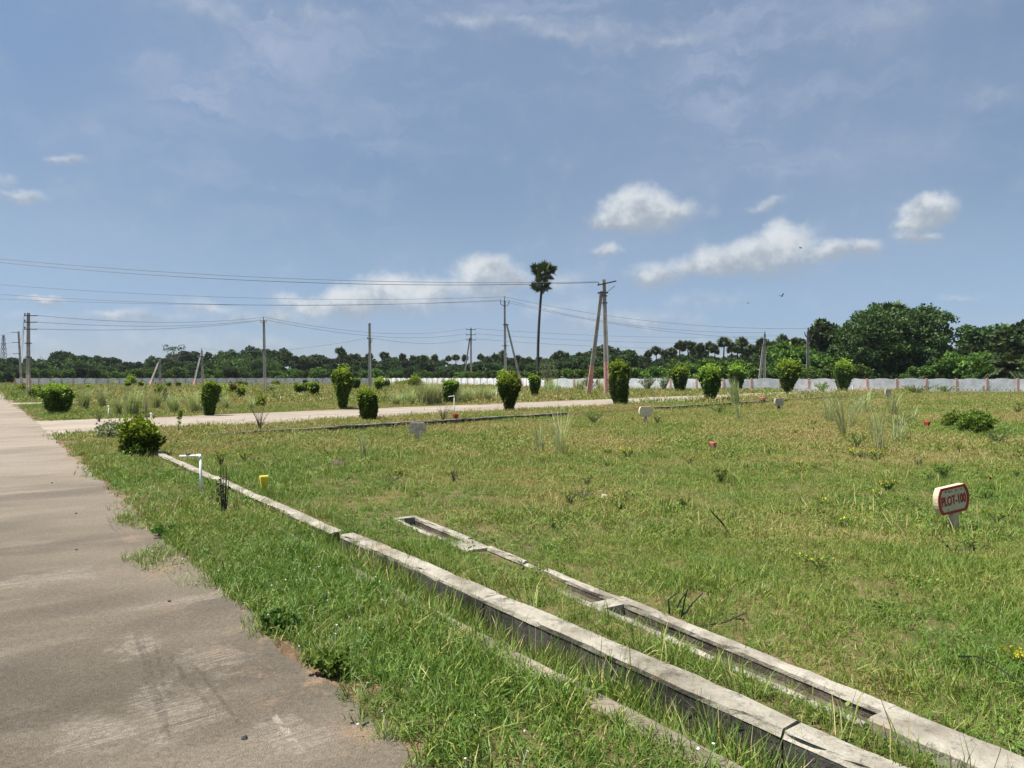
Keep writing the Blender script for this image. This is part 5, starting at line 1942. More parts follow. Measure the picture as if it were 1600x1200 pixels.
def broadleaf(seed, H, Wd, nb, leaf, n_per, mat, low=.25, shape='round', young=.12, narrow=.42):
    rng = random.Random(seed)
    blobs = []
    for i in range(nb):
        f = (i + .5) / nb
        zf = low + (1 - low) * (rng.random() ** .8)
        if shape == 'round':
            wf = math.sqrt(max(.05, 1 - ((zf - .55) / .5) ** 2))
        elif shape == 'cone':
            wf = max(.12, 1.05 - zf)
        elif shape == 'umbrella':
            zf = .55 + .4 * rng.random()
            wf = 1.0
        else:
            wf = .9
        a = rng.uniform(0, 6.28)
        rr = wf * Wd / 2 * math.sqrt(rng.random()) * .78
        s = Wd * rng.uniform(.15, .27)
        z = min(zf * H, H - s * .75)
        blobs.append(((math.cos(a) * rr, math.sin(a) * rr, z), (s, s, s * rng.uniform(.62, .9))))
    return crown_mesh(seed, lobes(blobs, 3, .42, seed), leaf, n_per, mat, young=young, narrow=narrow), trunk_mesh(seed, H, blobs[:9], H * .028, M_BARK)


def fan_palm(seed, H, R, trunk_r, bend=0.0, nleaf=38):
    rng = np.random.default_rng(seed)
    mb = MB()
    k = np.linspace(0, 1, 10)
    pts = np.stack([bend * (k ** 2 - k * .2), 0 * k, -.3 + k * (H + .3)], 1)
    mb.tube(pts, trunk_r * (1.25 - .5 * k), 8)
    tm = mb.mesh('trunk', M_PALMBARK, True)
    top = pts[-1]
    V, Q, T = [], [], []
    kk = 0
    for i in range(nleaf):
        az_ = i * 2.39996 + rng.uniform(-.3, .3)
        el_ = math.asin(np.clip(-.72 + 1.7 * (i + .5) / nleaf, -1, 1)) + rng.uniform(-.1, .1)
        d = np.array([math.cos(az_) * math.cos(el_), math.sin(az_) * math.cos(el_), math.sin(el_)])
        pet = R * rng.uniform(.16, .58)
        c = top + d * pet + np.array([0, 0, R * .12])
        side = np.cross(d, [0, 0, 1.0])
        side /= np.linalg.norm(side) + 1e-9
        up = np.cross(side, d)
        tw = rng.uniform(-1.5, 1.5)
        side, up = side * math.cos(tw) + up * math.sin(tw), up * math.cos(tw) - side * math.sin(tw)
        nr = 15
        dead = el_ < -.42
        tone = rng.uniform(1.1, 1.6) if (dead and rng.random() < .5) else rng.uniform(0, 1)
        fr = R * rng.uniform(.40, .56)
        a = np.linspace(-2.0, 2.0, nr) + rng.uniform(-.05, .05, nr)
        rayd = d * np.cos(a)[:, None] + side * np.sin(a)[:, None] + up * (.22 * np.cos(a * .8))[:, None] + np.array([0, 0, -.18])
        ln = fr * (1 - .12 * np.abs(a)) * rng.uniform(.85, 1.1, nr)
        v, q, tn = leaf_quads(np.repeat(c[None], nr, 0), rayd, np.repeat(up[None], nr, 0), ln, ln * .115, np.full(nr, tone))
        V.append(v); Q.append(q + kk); T.append(tn); kk += len(v)
        # stalk
        sv = np.array([top, top + side * .03, c + side * .02, c])
        V.append(sv); Q.append(np.array([[0, 1, 2, 3]]) + kk); T.append(np.full(4, .5)); kk += 4
    return mesh_np('crown', np.concatenate(V), np.concatenate(Q), None, M_PALM, np.concatenate(T)), tm


def feather_palm(seed, H, R, trunk_r, nf=46):
    rng = np.random.default_rng(seed)
    mb = MB()
    mb.tube([(0, 0, -.2), (0, 0, H * .5), (.1, 0, H)], [trunk_r * 1.2, trunk_r, trunk_r * .9], 8)
    tm = mb.mesh('trunk', M_PALMBARK, True)
    V, Q, T = [], [], []
    kk = 0
    for i in range(nf):
        az_ = i * 2.39996
        el0 = rng.uniform(-.05, 1.35)
        L = R * rng.uniform(.8, 1.1)
        n = 22
        f = np.linspace(0, 1, n)
        hor = np.array([math.cos(az_), math.sin(az_), 0])
        x = L * (f * math.cos(el0) + .22 * f ** 2 * math.sin(el0))
        z = L * (f * math.sin(el0) - .75 * f ** 2 * (.45 + .55 * math.cos(el0)))
        p = hor * x[:, None] + np.array([0, 0, 1]) * z[:, None] + np.array([.1, 0, H])
        tg = np.gradient(p, axis=0)
        tg /= np.linalg.norm(tg, axis=1)[:, None]
        sd = np.cross(tg, [0, 0, 1.0])
        sd /= np.linalg.norm(sd, axis=1)[:, None] + 1e-9
        tone = rng.uniform(0, 1, n)
        for s in (-1, 1):
            d = sd * s * .8 + tg * .75 + np.array([0, 0, -.25]) + rng.normal(0, .1, (n, 3))
            ln = R * .22 * (1 - .55 * f) * (f > .08)
            v, q, tn = leaf_quads(p, d, np.cross(tg, sd), ln + .02, ln * .10 + .012, tone)
            V.append(v); Q.append(q + kk); T.append(tn); kk += len(v)
    return mesh_np('crown', np.concatenate(V), np.concatenate(Q), None, M_PALM, np.concatenate(T)), tm


def protos(kind, spec):
    return [(kind, a, b, H, W_) for (a, b), H, W_ in spec]


BROAD = []
for sd, H, Wd, nb, shp, low in ((1, 10, 9, 22, 'round', .2), (2, 10, 11, 24, 'round', .18), (3, 10, 8, 20, 'cone', .2), (4, 10, 9.5, 20, 'umbrella', .4), (5, 10, 10, 24, 'round', .12), (6, 10, 7.5, 18, 'round', .2)):
    BROAD.append((broadleaf(sd, H, Wd, nb, .55, 120, M_TREE, low, shp), H, Wd))
LIGHT = []
for sd, H, Wd, nb, low in ((21, 5, 6.5, 16, .15), (22, 5, 5.5, 14, .1), (23, 5, 7.5, 18, .12)):
    LIGHT.append((broadleaf(sd, H, Wd, nb, .38, 150, M_TREE_LIGHT, low, 'round', young=.2), H, Wd))
FANS = []
for sd, H, R in ((31, 9, 1.9), (32, 9, 1.7), (33, 9, 2.05)):
    FANS.append((fan_palm(sd, H, R, .17, bend=(sd - 32) * .5, nleaf=44), H + R * .7, 2 * R))


def tree(name, label, proto, loc, H, wscale=1.0, rz=0.0, group=None, cat='tree'):
    (cm, tm), PH, PW = proto
    s = H / PH
    o = thing(name, label, cat, loc, rz, group, (s * wscale, s * wscale, s))
    link('trunk', tm, o)
    link('crown', cm, o)
    return o


LANDMARKS = [(-400, 'the left edge of the view'), (44, 'the roadside poles'), (272, 'the spindly far tree'), (413, 'the slim pole'), (578, 'the bare pole'), (736, 'the three-armed pole'), (842, 'the tall palm'), (947, 'the tallest pole'), (1194, 'the palm-side pole'), (1262, 'the dark pole'), (1400, 'the great tree'), (1575, 'the feathery date palm'), (2100, 'the right edge of the view')]


def between(px):
    for (a, la), (b_, lb) in zip(LANDMARKS[:-1], LANDMARKS[1:]):
        if a <= px < b_:
            return 'between %s and %s' % (la, lb) if a > -400 and b_ < 2100 else ('left of ' + lb if a == -400 else 'right of ' + la)
    return 'in the far tree line'


def sil(px):
    xs = [-300, 0, 40, 60, 110, 150, 190, 230, 262, 300, 345, 405, 440, 480, 520, 560, 600, 650, 700, 740, 785, 830, 860, 905, 940, 1000, 1030, 1080, 1120, 1165, 1215, 1260, 1300, 1340, 1400, 1480, 1500, 1530, 1570, 1600, 1900]
    ys = [560, 562, 571, 560, 557, 562, 566, 570, 562, 552, 553, 548, 553, 553, 557, 560, 565, 564, 565, 566, 558, 560, 560, 553, 545, 558, 562, 560, 558, 556, 540, 522, 520, 520, 535, 545, 550, 540, 538, 540, 530]
    return float(np.interp(px, xs, ys))


def tree_depth(px):
    return float(np.interp(px, [-300, 0, 600, 780, 900, 1100, 1300, 1700], [235, 240, 245, 215, 190, 175, 150, 135]))


rt = random.Random(4)
SKIP_SKY = []
# back row: broad crowns whose tops follow the skyline
px = -260.0
while px < 2300:
    Y = tree_depth(px) * rt.uniform(.97, 1.06)
    top = sil(px) + rt.uniform(-6, 8)
    H = max(5.5, hpx(top, Y))
    pr = BROAD[rt.randrange(6)]
    wsc = rt.uniform(.85, 1.15)
    tree('dark_tree', 'back|dark back-row tree %s' % between(px), pr, at(px, Y), H, wsc, rt.uniform(0, 6.28), 'back row of the tree line')
    px += pr[2] * (H / pr[1]) * wsc / Y * FPX * .62
# middle row, a little lower
px = -250.0
while px < 2300:
    Y = tree_depth(px) * rt.uniform(.82, .90)
    top = 590 - (590 - sil(px)) * rt.uniform(.55, .88)
    H = max(4.2, hpx(top, Y))
    pr = BROAD[rt.randrange(6)]
    wsc = rt.uniform(1.0, 1.35)
    tree('dark_tree', 'mid|dark middle-row tree %s' % between(px), pr, at(px, Y), H, wsc, rt.uniform(0, 6.28), 'middle row of the tree line')
    px += pr[2] * (H / pr[1]) * wsc / Y * FPX * .66
# front row of fresher shrubs and low trees just behind the wall
px = -240.0
while px < 1300:
    Yw = float(np.interp(px, [-300, 20, 150, 400, 590, 772, 862, 1130, 1590], [131, 131, 133, 148, 152, 122, 90, 79, 75]))
    Y = Yw + rt.uniform(9, 26)
    right = px > 880
    top = rt.uniform(570, 580) if right else rt.uniform(575, 585)
    H = max(2.6, hpx(top, Y))
    pr = (LIGHT if (right or rt.random() < .5) else BROAD)[rt.randrange(3)]
    wsc = rt.uniform(.95, 1.3)
    tree('low_tree', 'low|%s low tree %s' % ('fresh green' if pr in LIGHT else 'dark', between(px)), pr, at(px, Y), H, wsc, rt.uniform(0, 6.28), '%s low trees behind the wall' % ('fresh green' if pr in LIGHT else 'dark'))
    px += pr[2] * (H / pr[1]) * wsc / Y * FPX * .72
# fan palms standing out of the line
FANPX = [(530, 543), (577, 553), (602, 550), (628, 554), (645, 556), (662, 555), (680, 555), (700, 557), (712, 554), (726, 556), (750, 554), (764, 559), (775, 553), (786, 549), (875, 548), (868, 553), (884, 552), (1026, 541), (1040, 547), (1062, 535), (1077, 533), (1095, 538), (1107, 536), (1130, 527), (1142, 538), (1160, 529), (1174, 538), (1187, 531), (1224, 525), (1240, 528), (1206, 533),
         (1012, 549), (1050, 543), (1118, 540), (1152, 541), (100, 558), (160, 565), (196, 566), (235, 562), (326, 552), (452, 551), (462, 556), (985, 553), (1083, 545), (1100, 547), (1168, 545), (810, 556), (827, 560), (903, 552), (1275, 515)]
for k, (px, top) in enumerate(FANPX):
    Y = tree_depth(px) * rt.uniform(.80, .96)
    H = hpx(top, Y)
    pr = FANS[k % 3]
    tree('fan_palm', 'fan|fan palm %s' % between(px), pr, at(px, Y), H, rt.uniform(.95, 1.1), rt.uniform(0, 6.28), 'fan palms in the tree line', 'palm')

# the tall palm
c_, t_ = fan_palm(90, 15.2, 2.1, .17, bend=.35, nleaf=54)
bp = at(841, 96)
Htop = hpx(446, 96) - bp.z
o = thing('tall_palm', 'single tall slender fan palm towering over the field', 'palm', bp)
mb = MB()
k = np.linspace(0, 1, 14)
pts = np.stack([.55 * k ** 2 - .12 * np.sin(k * 3.1), 0 * k, -.3 + k * (Htop + .6)], 1)
mb.tube(pts, 0.215 - .06 * k + .10 * np.exp(-k * 14), 9)
mb.obj('trunk', M_PALMBARK, o, smooth=True)
for nm, dz, sc, sd, nl, xo in (('crown', 1.25, 1.05, 91, 24, .1), ('hanging_fronds', -.55, .92, 92, 26, -.08)):
    cm, _ = fan_palm(sd, 0.01, 2.05 * sc, .1, 0, nl)
    link(nm, cm, o, (pts[-1][0] + xo, 0, pts[-1][2] + dz))
cm, _ = fan_palm(93, 0.01, 1.4, .1, 0, 8)
link('side_fronds', cm, o, (pts[-1][0] + 1.1, 0, pts[-1][2] + 1.5))

# great dark tree at the right with a fan palm growing through it
Yg = 92.0
bg_ = at(1400, Yg)
blobs = []
rg = random.Random(12)
for (bx, by, r) in [(1352, 512, 30), (1335, 530, 26), (1375, 500, 30), (1400, 512, 36), (1440, 505, 32), (1465, 512, 24), (1345, 498, 16), (1362, 492, 14), (1475, 500, 13), (1430, 495, 18), (1335, 555, 28), (1370, 545, 38), (1410, 545, 40), (1450, 538, 34), (1470, 530, 22), (1360, 575, 30), (1400, 578, 34), (1440, 572, 32), (1345, 590, 22), (1425, 592, 26), (1385, 596, 26), (1460, 560, 24), (1330, 515, 14), (1388, 493, 14), (1455, 492, 12)]:
    x = (bx - 1400) * .92 * Yg / FPX
    z = hpx(by, Yg)
    rr = r * Yg / FPX
    for dy in (-1, 1):
        yy = dy * rg.uniform(.5, 3.2) * (1 if r > 20 else .5)
        blobs.append(((x + rg.uniform(-.4, .4), yy, z + rg.uniform(-.3, .3)), (rr * .9, rr * 1.0, rr * .72)))
o = thing('great_tree', 'great dark spreading tree behind the right wall, tallest at the right', 'tree', bg_)
link('crown', crown_mesh(55, lobes(blobs, 5, .40, 3), .32, 125, M_TREE, young=.22), o)
link('trunk', trunk_mesh(55, 9.5, blobs[:26], .45, M_BARK, .3), o)
tree('fan_palm', 'fan palm whose crown pokes out of the top of the great tree', FANS[1], at(1397, 94.5), hpx(476, 94.5), 1.35, .4, 'fan palms in the tree line', 'palm')

# trees right of it
for k, (px, top, Y, pr, ws, nm) in enumerate([(1290, 505, 118, BROAD[2], 1.0, 'pale-flecked conical tree left of the great tree'), (1508, 541, 112, BROAD[5], 1.25, 'dark tree filling the gap right of the great tree'), (1550, 511, 114, BROAD[0], 1.2, 'dark round tree above the feathery date palm'), (1606, 514, 108, BROAD[3], 1.3, 'dark tree at the right edge'),
                                         (1655, 518, 104, BROAD[1], 1.2, 'dark tree just beyond the right edge'), (1480, 556, 92, LIGHT[2], 1.35, 'light-leaved low tree beneath the great tree'), (1512, 556, 86, LIGHT[0], 1.1, 'light-leaved spreading tree behind the right wall'), (1250, 548, 100, LIGHT[2], 1.0, 'fresh green tree behind the dark pole'), (1225, 540, 108, LIGHT[1], 1.1, 'fresh green rounded tree left of the dark pole'), (1300, 560, 96, LIGHT[0], 1.4, 'fresh green low tree right of the dark pole'), (1150, 566, 98, LIGHT[1], 1.2, 'fresh green low tree behind the right wall left of the palm-side pole'),
                                         (1110, 563, 100, LIGHT[2], 1.1, 'fresh green low tree behind the round-topped bush'), (1060, 566, 101, LIGHT[0], 1.2, 'fresh green low tree behind the feathery thicket'), (1340, 572, 90, LIGHT[1], 1.2, 'low tree at the left foot of the great tree'), (1440, 575, 86, LIGHT[0], 1.2, 'low shrubby tree at the right foot of the great tree'), (1630, 555, 90, LIGHT[2], 1.2, 'low tree beyond the right edge')]):
    b = at(px, Y)
    tree('dark_tree' if pr in BROAD else 'low_tree', nm, pr, b, hpx(top, Y) - b.z, ws, k * 1.3)
cm, tm = feather_palm(61, 2.2, 4.6, .28, 60)
o = thing('date_palm', 'feathery date palm with drooping fronds behind the right wall', 'palm', at(1572, 84))
link('trunk', tm, o)
link('crown', cm, o)
cm, tm = feather_palm(62, .5, 2.6, .2, 34)
o = thing('date_palm', 'small feathery palm at the right foot of the great tree', 'palm', at(1432, 84))
link('trunk', tm, o)
link('crown', cm, o)
# spindly airy tree above the left line
c0 = at(272, 236)
bl = []
rg = random.Random(5)
for i in range(16):
    bl.append(((rg.uniform(-2.8, 2.8), rg.uniform(-2, 2), rg.uniform(8.0, 12.2)), (.95, .95, .75)))
o = thing('spindly_tree', 'spindly airy tree rising above the left tree line', 'tree', c0)
link('crown', crown_mesh(71, bl, .5, 34, M_TREE, young=0), o)
link('trunk', trunk_mesh(71, 12, bl, .22, M_PALEBARK, .5), o)
# feathery bamboo masses at the left
for k, (px, top, Y, w) in enumerate(((68, 557, 205, 6), (115, 557, 208, 6.5), (152, 562, 205, 5.5), (345, 553, 200, 6), (372, 552, 205, 6.5), (400, 546, 205, 7), (425, 551, 203, 6.5))):
    b = at(px, Y)
    H = hpx(top, Y) - b.z
    rng = np.random.default_rng(500 + k)
    v, q, tn = blade_arcs(rng, 150, w * .35, H * 1.12, (0, 0), .38, .10, segs=5, droop=.8, dry=0)
    n = 1500
    kk = rng.integers(0, len(v), n)
    kk = kk[v[kk, 2] > H * .25]
    ln = rng.uniform(.5, 1.0, len(kk))
    v2, q2, tn2 = leaf_quads(v[kk], rand_dirs(len(kk), rng) + np.array([0, 0, -.2]), rand_dirs(len(kk), rng), ln, ln * .14, rng.random(len(kk)))
    o = thing('bamboo_clump', 'feathery bamboo clump in the tree line, %s' % ('first', 'second', 'third', 'fourth', 'fifth', 'sixth', 'seventh')[k] + ' from the left edge', 'bamboo', b, group='bamboo clumps in the tree line')
    link('canes', mesh_np('canes', v, q, None, M_TREE_LIGHT, tn * .5), o)
    link('leaves', mesh_np('leaves', v2, q2, None, M_TREE_LIGHT, tn2), o)


# ------------------------------------------------------------------ grass
def clump(seed, n, rad, h0, h1, w, spread, droop, mat, name, dry=.1, segs=2):
    rng = np.random.default_rng(seed)
    v, q, tn = blade_arcs(rng, n, rad, (h0 + h1) / 2, (0, 0), spread, w, segs=segs, droop=droop, dry=0)
    sc = rng.uniform(h0, h1, n) / ((h0 + h1) / 2)
    v = v.reshape(n, -1, 3)
    v[:, :, 2] *= sc[:, None]
    tone = np.repeat(np.where(rng.random(n) < dry, 1.0 + rng.random(n) * .7, rng.random(n)), (segs + 1) * 2)
    return bpy.data.objects.new(name, mesh_np(name, v.reshape(-1, 3), q, None, mat, tone))


def make_protos(prefix, specs):
    col = bpy.data.collections.new(prefix)
    for i, s in enumerate(specs):
        col.objects.link(clump(*s[:-1], '%s_%02d' % (prefix, i), dry=s[-1]))
    return col, len(specs)


def scatter(name, label, cat, pts, scale, col, nproto, rng, tilt=.30):
    me = bpy.data.meshes.new(name)
    n = len(pts)
    me.vertices.add(n)
    me.vertices.foreach_set('co', np.asarray(pts, np.float32).ravel())
    a = me.attributes.new('rot', 'FLOAT_VECTOR', 'POINT')
    rot = np.stack([rng.normal(0, tilt, n), rng.normal(0, tilt, n), rng.uniform(0, 6.28, n)], 1)
    a.data.foreach_set('vector', rot.astype(np.float32).ravel())
    a = me.attributes.new('scl', 'FLOAT', 'POINT')
    a.data.foreach_set('value', np.asarray(scale, np.float32))
    a = me.attributes.new('idx', 'INT', 'POINT')
    a.data.foreach_set('value', rng.integers(0, nproto, n).astype(np.int32))
    ng = bpy.data.node_groups.new(name + '_scatter', 'GeometryNodeTree')
    ng.interface.new_socket('Geometry', in_out='INPUT', socket_type='NodeSocketGeometry')
    ng.interface.new_socket('Geometry', in_out='OUTPUT', socket_type='NodeSocketGeometry')
    gi = ng.nodes.new('NodeGroupInput')
    go = ng.nodes.new('NodeGroupOutput')
    iop = ng.nodes.new('GeometryNodeInstanceOnPoints')
    ci = ng.nodes.new('GeometryNodeCollectionInfo')
    ci.inputs['Collection'].default_value = col
    ci.inputs['Separate Children'].default_value = True
    ci.inputs['Reset Children'].default_value = True
    iop.inputs['Pick Instance'].default_value = True

    def named(nm, dt):
        nd = ng.nodes.new('GeometryNodeInputNamedAttribute')
        nd.data_type = dt
        nd.inputs['Name'].default_value = nm
        return nd.outputs['Attribute']
    L_ = ng.links.new
    L_(gi.outputs[0], iop.inputs['Points'])
    L_(ci.outputs[0], iop.inputs['Instance'])
    L_(named('idx', 'INT'), iop.inputs['Instance Index'])
    L_(named('rot', 'FLOAT_VECTOR'), iop.inputs['Rotation'])
    L_(named('scl', 'FLOAT'), iop.inputs['Scale'])
    L_(iop.outputs[0], go.inputs[0])
    o = link(name, me)
    md = o.modifiers.new('scatter', 'NODES')
    md.node_group = ng
    return tag(o, label, cat, kind='stuff')


G1 = make_protos('grass_near', [(1 + i, 17, .06, .030, .082, .0036, 1.25, .8, M_GRASS, .07) for i in range(7)] + [(20 + i, 8, .04, .08, .15, .003, .6, .6, M_GRASS, .15) for i in range(2)])
G2 = make_protos('grass_mid', [(40 + i, 22, .09, .035, .085, .0062, 1.2, .8, M_GRASS, .07) for i in range(6)] + [(50 + i, 8, .05, .12, .2, .006, .4, .5, M_GRASS, .3) for i in range(1)])
G3 = make_protos('grass_field', [(60 + i, 34, .2, .045, .11, .013, 1.0, .7, M_GRASS, .08) for i in range(6)])
G4 = make_protos('grass_far', [(80 + i, 44, .42, .06, .18, .030, 1.0, .7, M_GRASS, .08) for i in range(6)])
GT = make_protos('grass_ditch', [(100 + i, 12, .05, .16, .34, .0052, .45, .6, M_TRENCH, .22) for i in range(6)])
GV = make_protos('grass_verge', [(120 + i, 15, .055, .05, .14, .0044, .9, .9, M_GRASS, .12) for i in range(6)])

# soft exclusion where the channel is open
chF0 = np.array([F0.x, F0.y])
chD = np.array([TD.x, TD.y])
chN = np.array([TN.x, TN.y])


def region(x, y):
    """0 bare, 1 plot, 2 verge of the main road, 3 ditch, 4 verges and plots beyond"""
    u, v = xy2uv(x, y)
    s, n = xy2sn(x, y)
    r = np.zeros(len(x), int)
    # main road edge wanders
    e = ROAD_V1 - .13 + (hash_noise(u, u * 0 + 3, .8, 8) - .5) * .42 + (hash_noise(x * 1.0, y * 1.0, 3.1, 9) - .5) * .40 + .22 * sstep(u, 6, 14) - .0
    plotside = n < N_CURB - .09
    r = np.where((v > e) & (v < V_STRIP0) & plotside, 2, r)
    r = np.where((v >= V_STRIP0) & (v < V_STRIP1) & plotside, np.where(hash_noise(u, v * 0, 1.1, 12) * .6 + hash_noise(u, v * 4, 4.3, 13) * .4 > .70, 0, 2), r)
    r = np.where((v >= V_STRIP1) & (v < V_WALL0 - .02) & plotside, np.where(u < U_BREAK + .2, 3, 2), r)
    r = np.where((v >= V_WALL0 - .05) & (v < V_WALL0) & (u > U_BREAK), 0, r)
    r = np.where((v >= V_WALL0) & (v < V_WALL1 + .015) & plotside & (u < U_END), 0, r)
    r = np.where((v >= V_WALL0) & (v < V_WALL1 + .015) & plotside & (u >= U_END), 2, r)
    r = np.where((v >= V_WALL0 - .03) & (v < V_WALL1 + .015) & (u > U_BREAK + .01) & (u < U_BREAK + .19), 2, r)
    r = np.where((v >= V_WALL1 + .015) & plotside, 1, r)
    a = (x - chF0[0]) * chD[0] + (y - chF0[1]) * chD[1]
    o = -((x - chF0[0]) * chN[0] + (y - chF0[1]) * chN[1])
    hid = (a > 2.1) & (a < 2.5)
    r = np.where((a > -.08) & (a < TL) & (o > -.015) & (o < TWID + .01) & ~hid, 0, r)
    near_hidden = (a > 1.1) & (a < 2.9) & (o > .11) & (o < TWID + .01)
    r = np.where(near_hidden, 1, r)
    we = (hash_noise(s, s * 0 + 2, .5, 14) - .5) * .9 + (hash_noise(s, s * 0 + 9, 2.0, 15) - .5) * .4
    r = np.where((n >= N_CURB + .09) & (n < N_R0 + we) & (v > e), 4, r)
    r = np.where((n >= N_R1 + we) & (v > e), 4, r)
    for i, (p, q_) in enumerate(FAR_LANES):
        r = np.where((n > p + we * .6) & (n < q_ + we * .4), 0, r)
    r = np.where((n > N_R0 + we) & (n < N_R1 + we) & (s < 90), 0, r)
    # lift onto: bare soil spots
    bare = hash_noise(x, y, .33, 21) * .6 + hash_noise(x, y, 1.1, 22) * .4
    r = np.where((r == 4) & (bare > .86), 0, r)
    return r


def cand(y0, y1, dens, rng, margin=2.4):
    wd = 1.02 if y1 < 45 else .92
    area = wd * (y1 ** 2 - y0 ** 2) + 2 * margin * (y1 - y0)
    n = int(area * dens)
    y = np.sqrt(rng.random(n) * (y1 ** 2 - y0 ** 2) + y0 ** 2)
    x = rng.uniform(-1, 1, n) * (wd * y + margin)
    return x, y


def fill(name, label, y0, y1, dens, proto, want, rng, smin, smax, thin=0.0, hmod=True):
    x, y = cand(y0, y1, dens, rng)
    r = region(x, y)
    k = np.isin(r, want)
    if thin:
        pn = hash_noise(x, y, .8, 31) * .5 + hash_noise(x, y, 3.1, 32) * .5
        k &= (pn > thin * rng.random(len(x)))
    x, y = x[k], y[k]
    z = ground_z(x, y) - .008
    sc = rng.uniform(smin, smax, len(x)) * (.58 + .55 * hash_noise(x, y, 1.2, 33) + .38 * hash_noise(x, y, 3.7, 34))
    scatter(name, label, 'grass', np.stack([x, y, z], 1), sc, proto[0], proto[1], rng)


rng = np.random.default_rng(2024)
fill('plot_grass', 'short patchy green and straw grass covering the near plot', 1.9, 6.5, 900, G1, (1,), rng, .75, 1.3, .65)
fill('plot_grass', 'short patchy grass covering the middle of the plot', 6.5, 15, 320, G2, (1,), rng, .8, 1.25, .55)
fill('plot_grass', 'yellowing patchy grass in the far half of the plot', 15, 36, 60, G3, (1,), rng, .75, 1.2, .3)
fill('plot_grass', 'yellowish grass at the far right end of the plot', 36, 92, 9.5, G4, (1,), rng, .6, 1.1, .2)
fill('verge_grass', 'lush green grass on the verge beside the main road', 1.9, 7.5, 820, GV, (2,), rng, .7, 1.3, .25)
fill('verge_grass', 'green grass on the verge farther along the main road', 7.5, 24, 240, G2, (2,), rng, .9, 1.6, .2)
fill('ditch_grass', 'long tangled grass growing in the drain', 1.9, 15, 620, GT, (3,), rng, .6, 1.3, .3)
fill('field_grass', 'grass on the verges of the side road', 15, 40, 42, G3, (4,), rng, .8, 1.4, .3)
fill('field_grass', 'grass over the plots beyond the side road', 40, 95, 7.5, G4, (4,), rng, .7, 1.9, .4)
fill('field_grass', 'grass before the far wall', 95, 170, 1.8, G4, (4,), rng, 1.2, 2.2, .3)
# stray tufts hanging over the wall tops and sprouting on the channel edges
x, y = cand(2.2, 12, 170, rng)
u_, v_ = xy2uv(x, y)
k = ((v_ > V_WALL0 - .05) & (v_ < V_WALL0)) | ((v_ > V_WALL1) & (v_ < V_WALL1 + .07))
x, y, u_, v_ = x[k], y[k], u_[k], v_[k]
scatter('ditch_grass', 'stray grass tufts along the edges of the drain wall', 'grass', np.stack([x, y, np.where(v_ < V_WALL0 + .05, -.17, -.02)], 1), rng.uniform(.7, 1.25, len(x)), GT[0], GT[1], rng)

# flat broadleaf weeds matted into the turf
rc = bpy.data.collections.new('turf_weeds')
for i in range(6):
    rg_ = np.random.default_rng(700 + i)
    nn = 26
    a_ = rg_.uniform(0, 6.28, nn)
    r_ = rg_.uniform(0, .09, nn)
    pp = np.stack([np.cos(a_) * r_, np.sin(a_) * r_, rg_.uniform(.008, .055, nn)], 1)
    dd_ = np.stack([np.cos(a_), np.sin(a_), rg_.uniform(-.1, .7, nn)], 1) + rand_dirs(nn, rg_) * .5
    ln_ = rg_.uniform(.014, .034, nn)
    v, q, tn = leaf_quads(pp, dd_, np.array([[0, 0, 1.0]]) + rand_dirs(nn, rg_) * .4, ln_, ln_ * .36, rg_.random(nn))
    rc.objects.link(bpy.data.objects.new('turf_weed_%02d' % i, mesh_np('turf_weed', v, q, None, M_TURFWEED, tn)))
for y0, y1, dn, s0, s1 in ((2.2, 8, 40, .55, 1.1), (8, 20, 7, 1.0, 1.8)):
    x, y = cand(y0, y1, dn, rng)
    r = region(x, y)
    k = np.isin(r, (1, 2)) & (hash_noise(x, y, .7, 51) * .6 + hash_noise(x, y, 2.6, 52) * .4 > .52)
    x, y = x[k], y[k]
    scatter('turf_weeds', 'flat leafy weeds matted into the %s turf' % ('near' if y0 < 5 else 'farther'), 'weeds', np.stack([x, y, ground_z(x, y)], 1), rng.uniform(s0, s1, len(x)), rc, 6, rng)

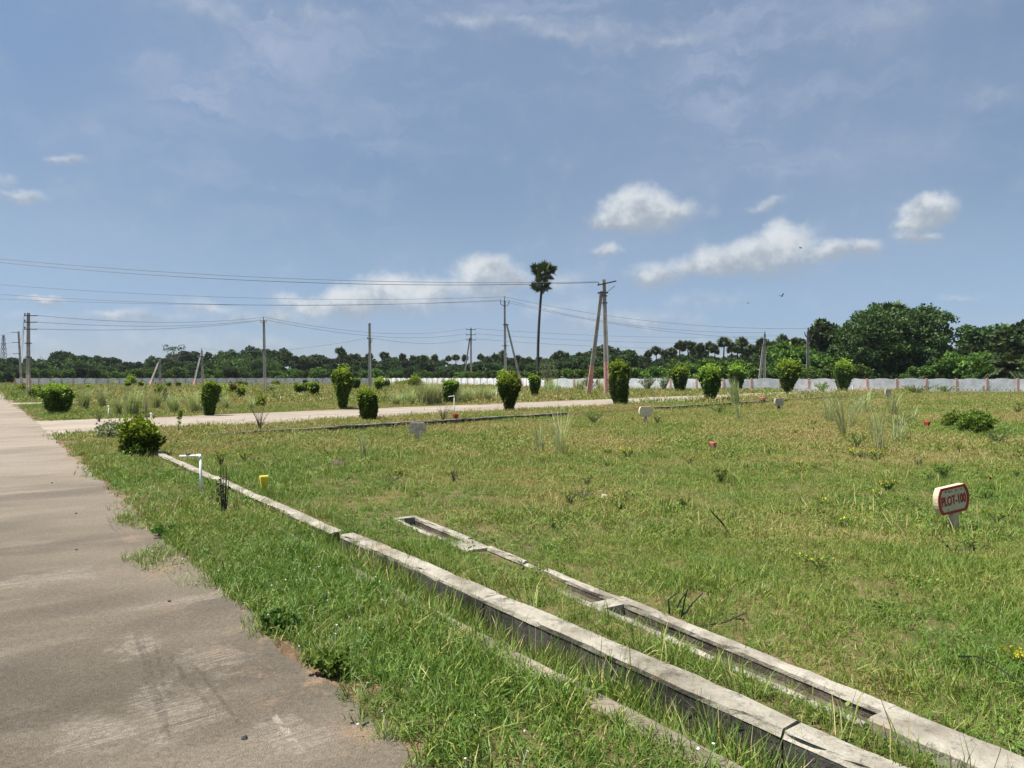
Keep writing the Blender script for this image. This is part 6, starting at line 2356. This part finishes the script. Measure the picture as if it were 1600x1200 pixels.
# small white and yellow flower heads in the verge
fc = bpy.data.collections.new('flower_heads')
for i in range(2):
    mb = MB()
    mb.tube([(0, 0, 0), (0.004, 0, .07), (0, .004, .13)], .0012, 4)
    for j in range(6):
        a = j * math.pi / 3
        mb.add([(0, 0, .13), (math.cos(a - .4) * .007, math.sin(a - .4) * .007, .134), (math.cos(a) * .008, math.sin(a) * .008, .136), (math.cos(a + .4) * .007, math.sin(a + .4) * .007, .134)], [[0, 1, 2, 3]])
    fc.objects.link(bpy.data.objects.new('flower_%d' % i, mb.mesh('flower', M_FLOWER)))
x, y = cand(2.6, 10, 22, rng)
r = region(x, y)
k = (r == 2) & (hash_noise(x, y, .8, 41) > .45)
x, y = x[k], y[k]
scatter('verge_flowers', 'tiny white flower heads in the verge grass', 'flowers', np.stack([x, y, ground_z(x, y)], 1), rng.uniform(.55, .85, len(x)), fc, 2, rng)

# ------------------------------------------------------------------ labels of the tree line: count the alike ones from the left
ORD = ['', 'second', 'third', 'fourth', 'fifth', 'sixth', 'seventh', 'eighth', 'ninth', 'tenth', 'eleventh', 'twelfth', 'thirteenth', 'fourteenth', 'fifteenth', 'sixteenth', 'seventeenth', 'eighteenth', 'nineteenth', 'twentieth']
alike = {}
for o in S.objects:
    if '|' in str(o.get('label', '')):
        alike.setdefault(o['label'].split('|')[1], []).append(o)
for lab, objs in alike.items():
    objs.sort(key=lambda o: o.location.x / o.location.y)
    for i, o in enumerate(objs):
        if len(objs) == 1:
            o['label'] = lab
        elif i < len(ORD):
            o['label'] = ('leftmost ' if i == 0 else ORD[i] + ' ') + lab.replace(' between', (' from left,' if i else ',') + ' between', 1).replace(' in the', (' from left' if i else '') + ' in the', 1).replace(' left of', (' from left,' if i else ',') + ' left of', 1).replace(' right of', (' from left,' if i else ',') + ' right of', 1).replace(' ,', ',')
        else:
            o['label'] = lab

# ------------------------------------------------------------------ humid air
hz = MB()
hz.box((0, 400, 24.0), (9000, 9000, 51.0))
mh = bpy.data.materials.new('humid_air')
mh.use_nodes = True
th_ = NT(mh.node_tree)
th_.n.clear()
pv = th_.new('ShaderNodeVolumePrincipled')
pv.inputs['Color'].default_value = (0.80, 0.88, 1.0, 1)
pv.inputs['Density'].default_value = 0.00011
pv.inputs['Anisotropy'].default_value = 0.2
th_.l.new(pv.outputs[0], th_.new('ShaderNodeOutputMaterial').inputs['Volume'])
tag(hz.obj('haze', mh), 'thin humid haze over the whole field', 'haze', kind='stuff')
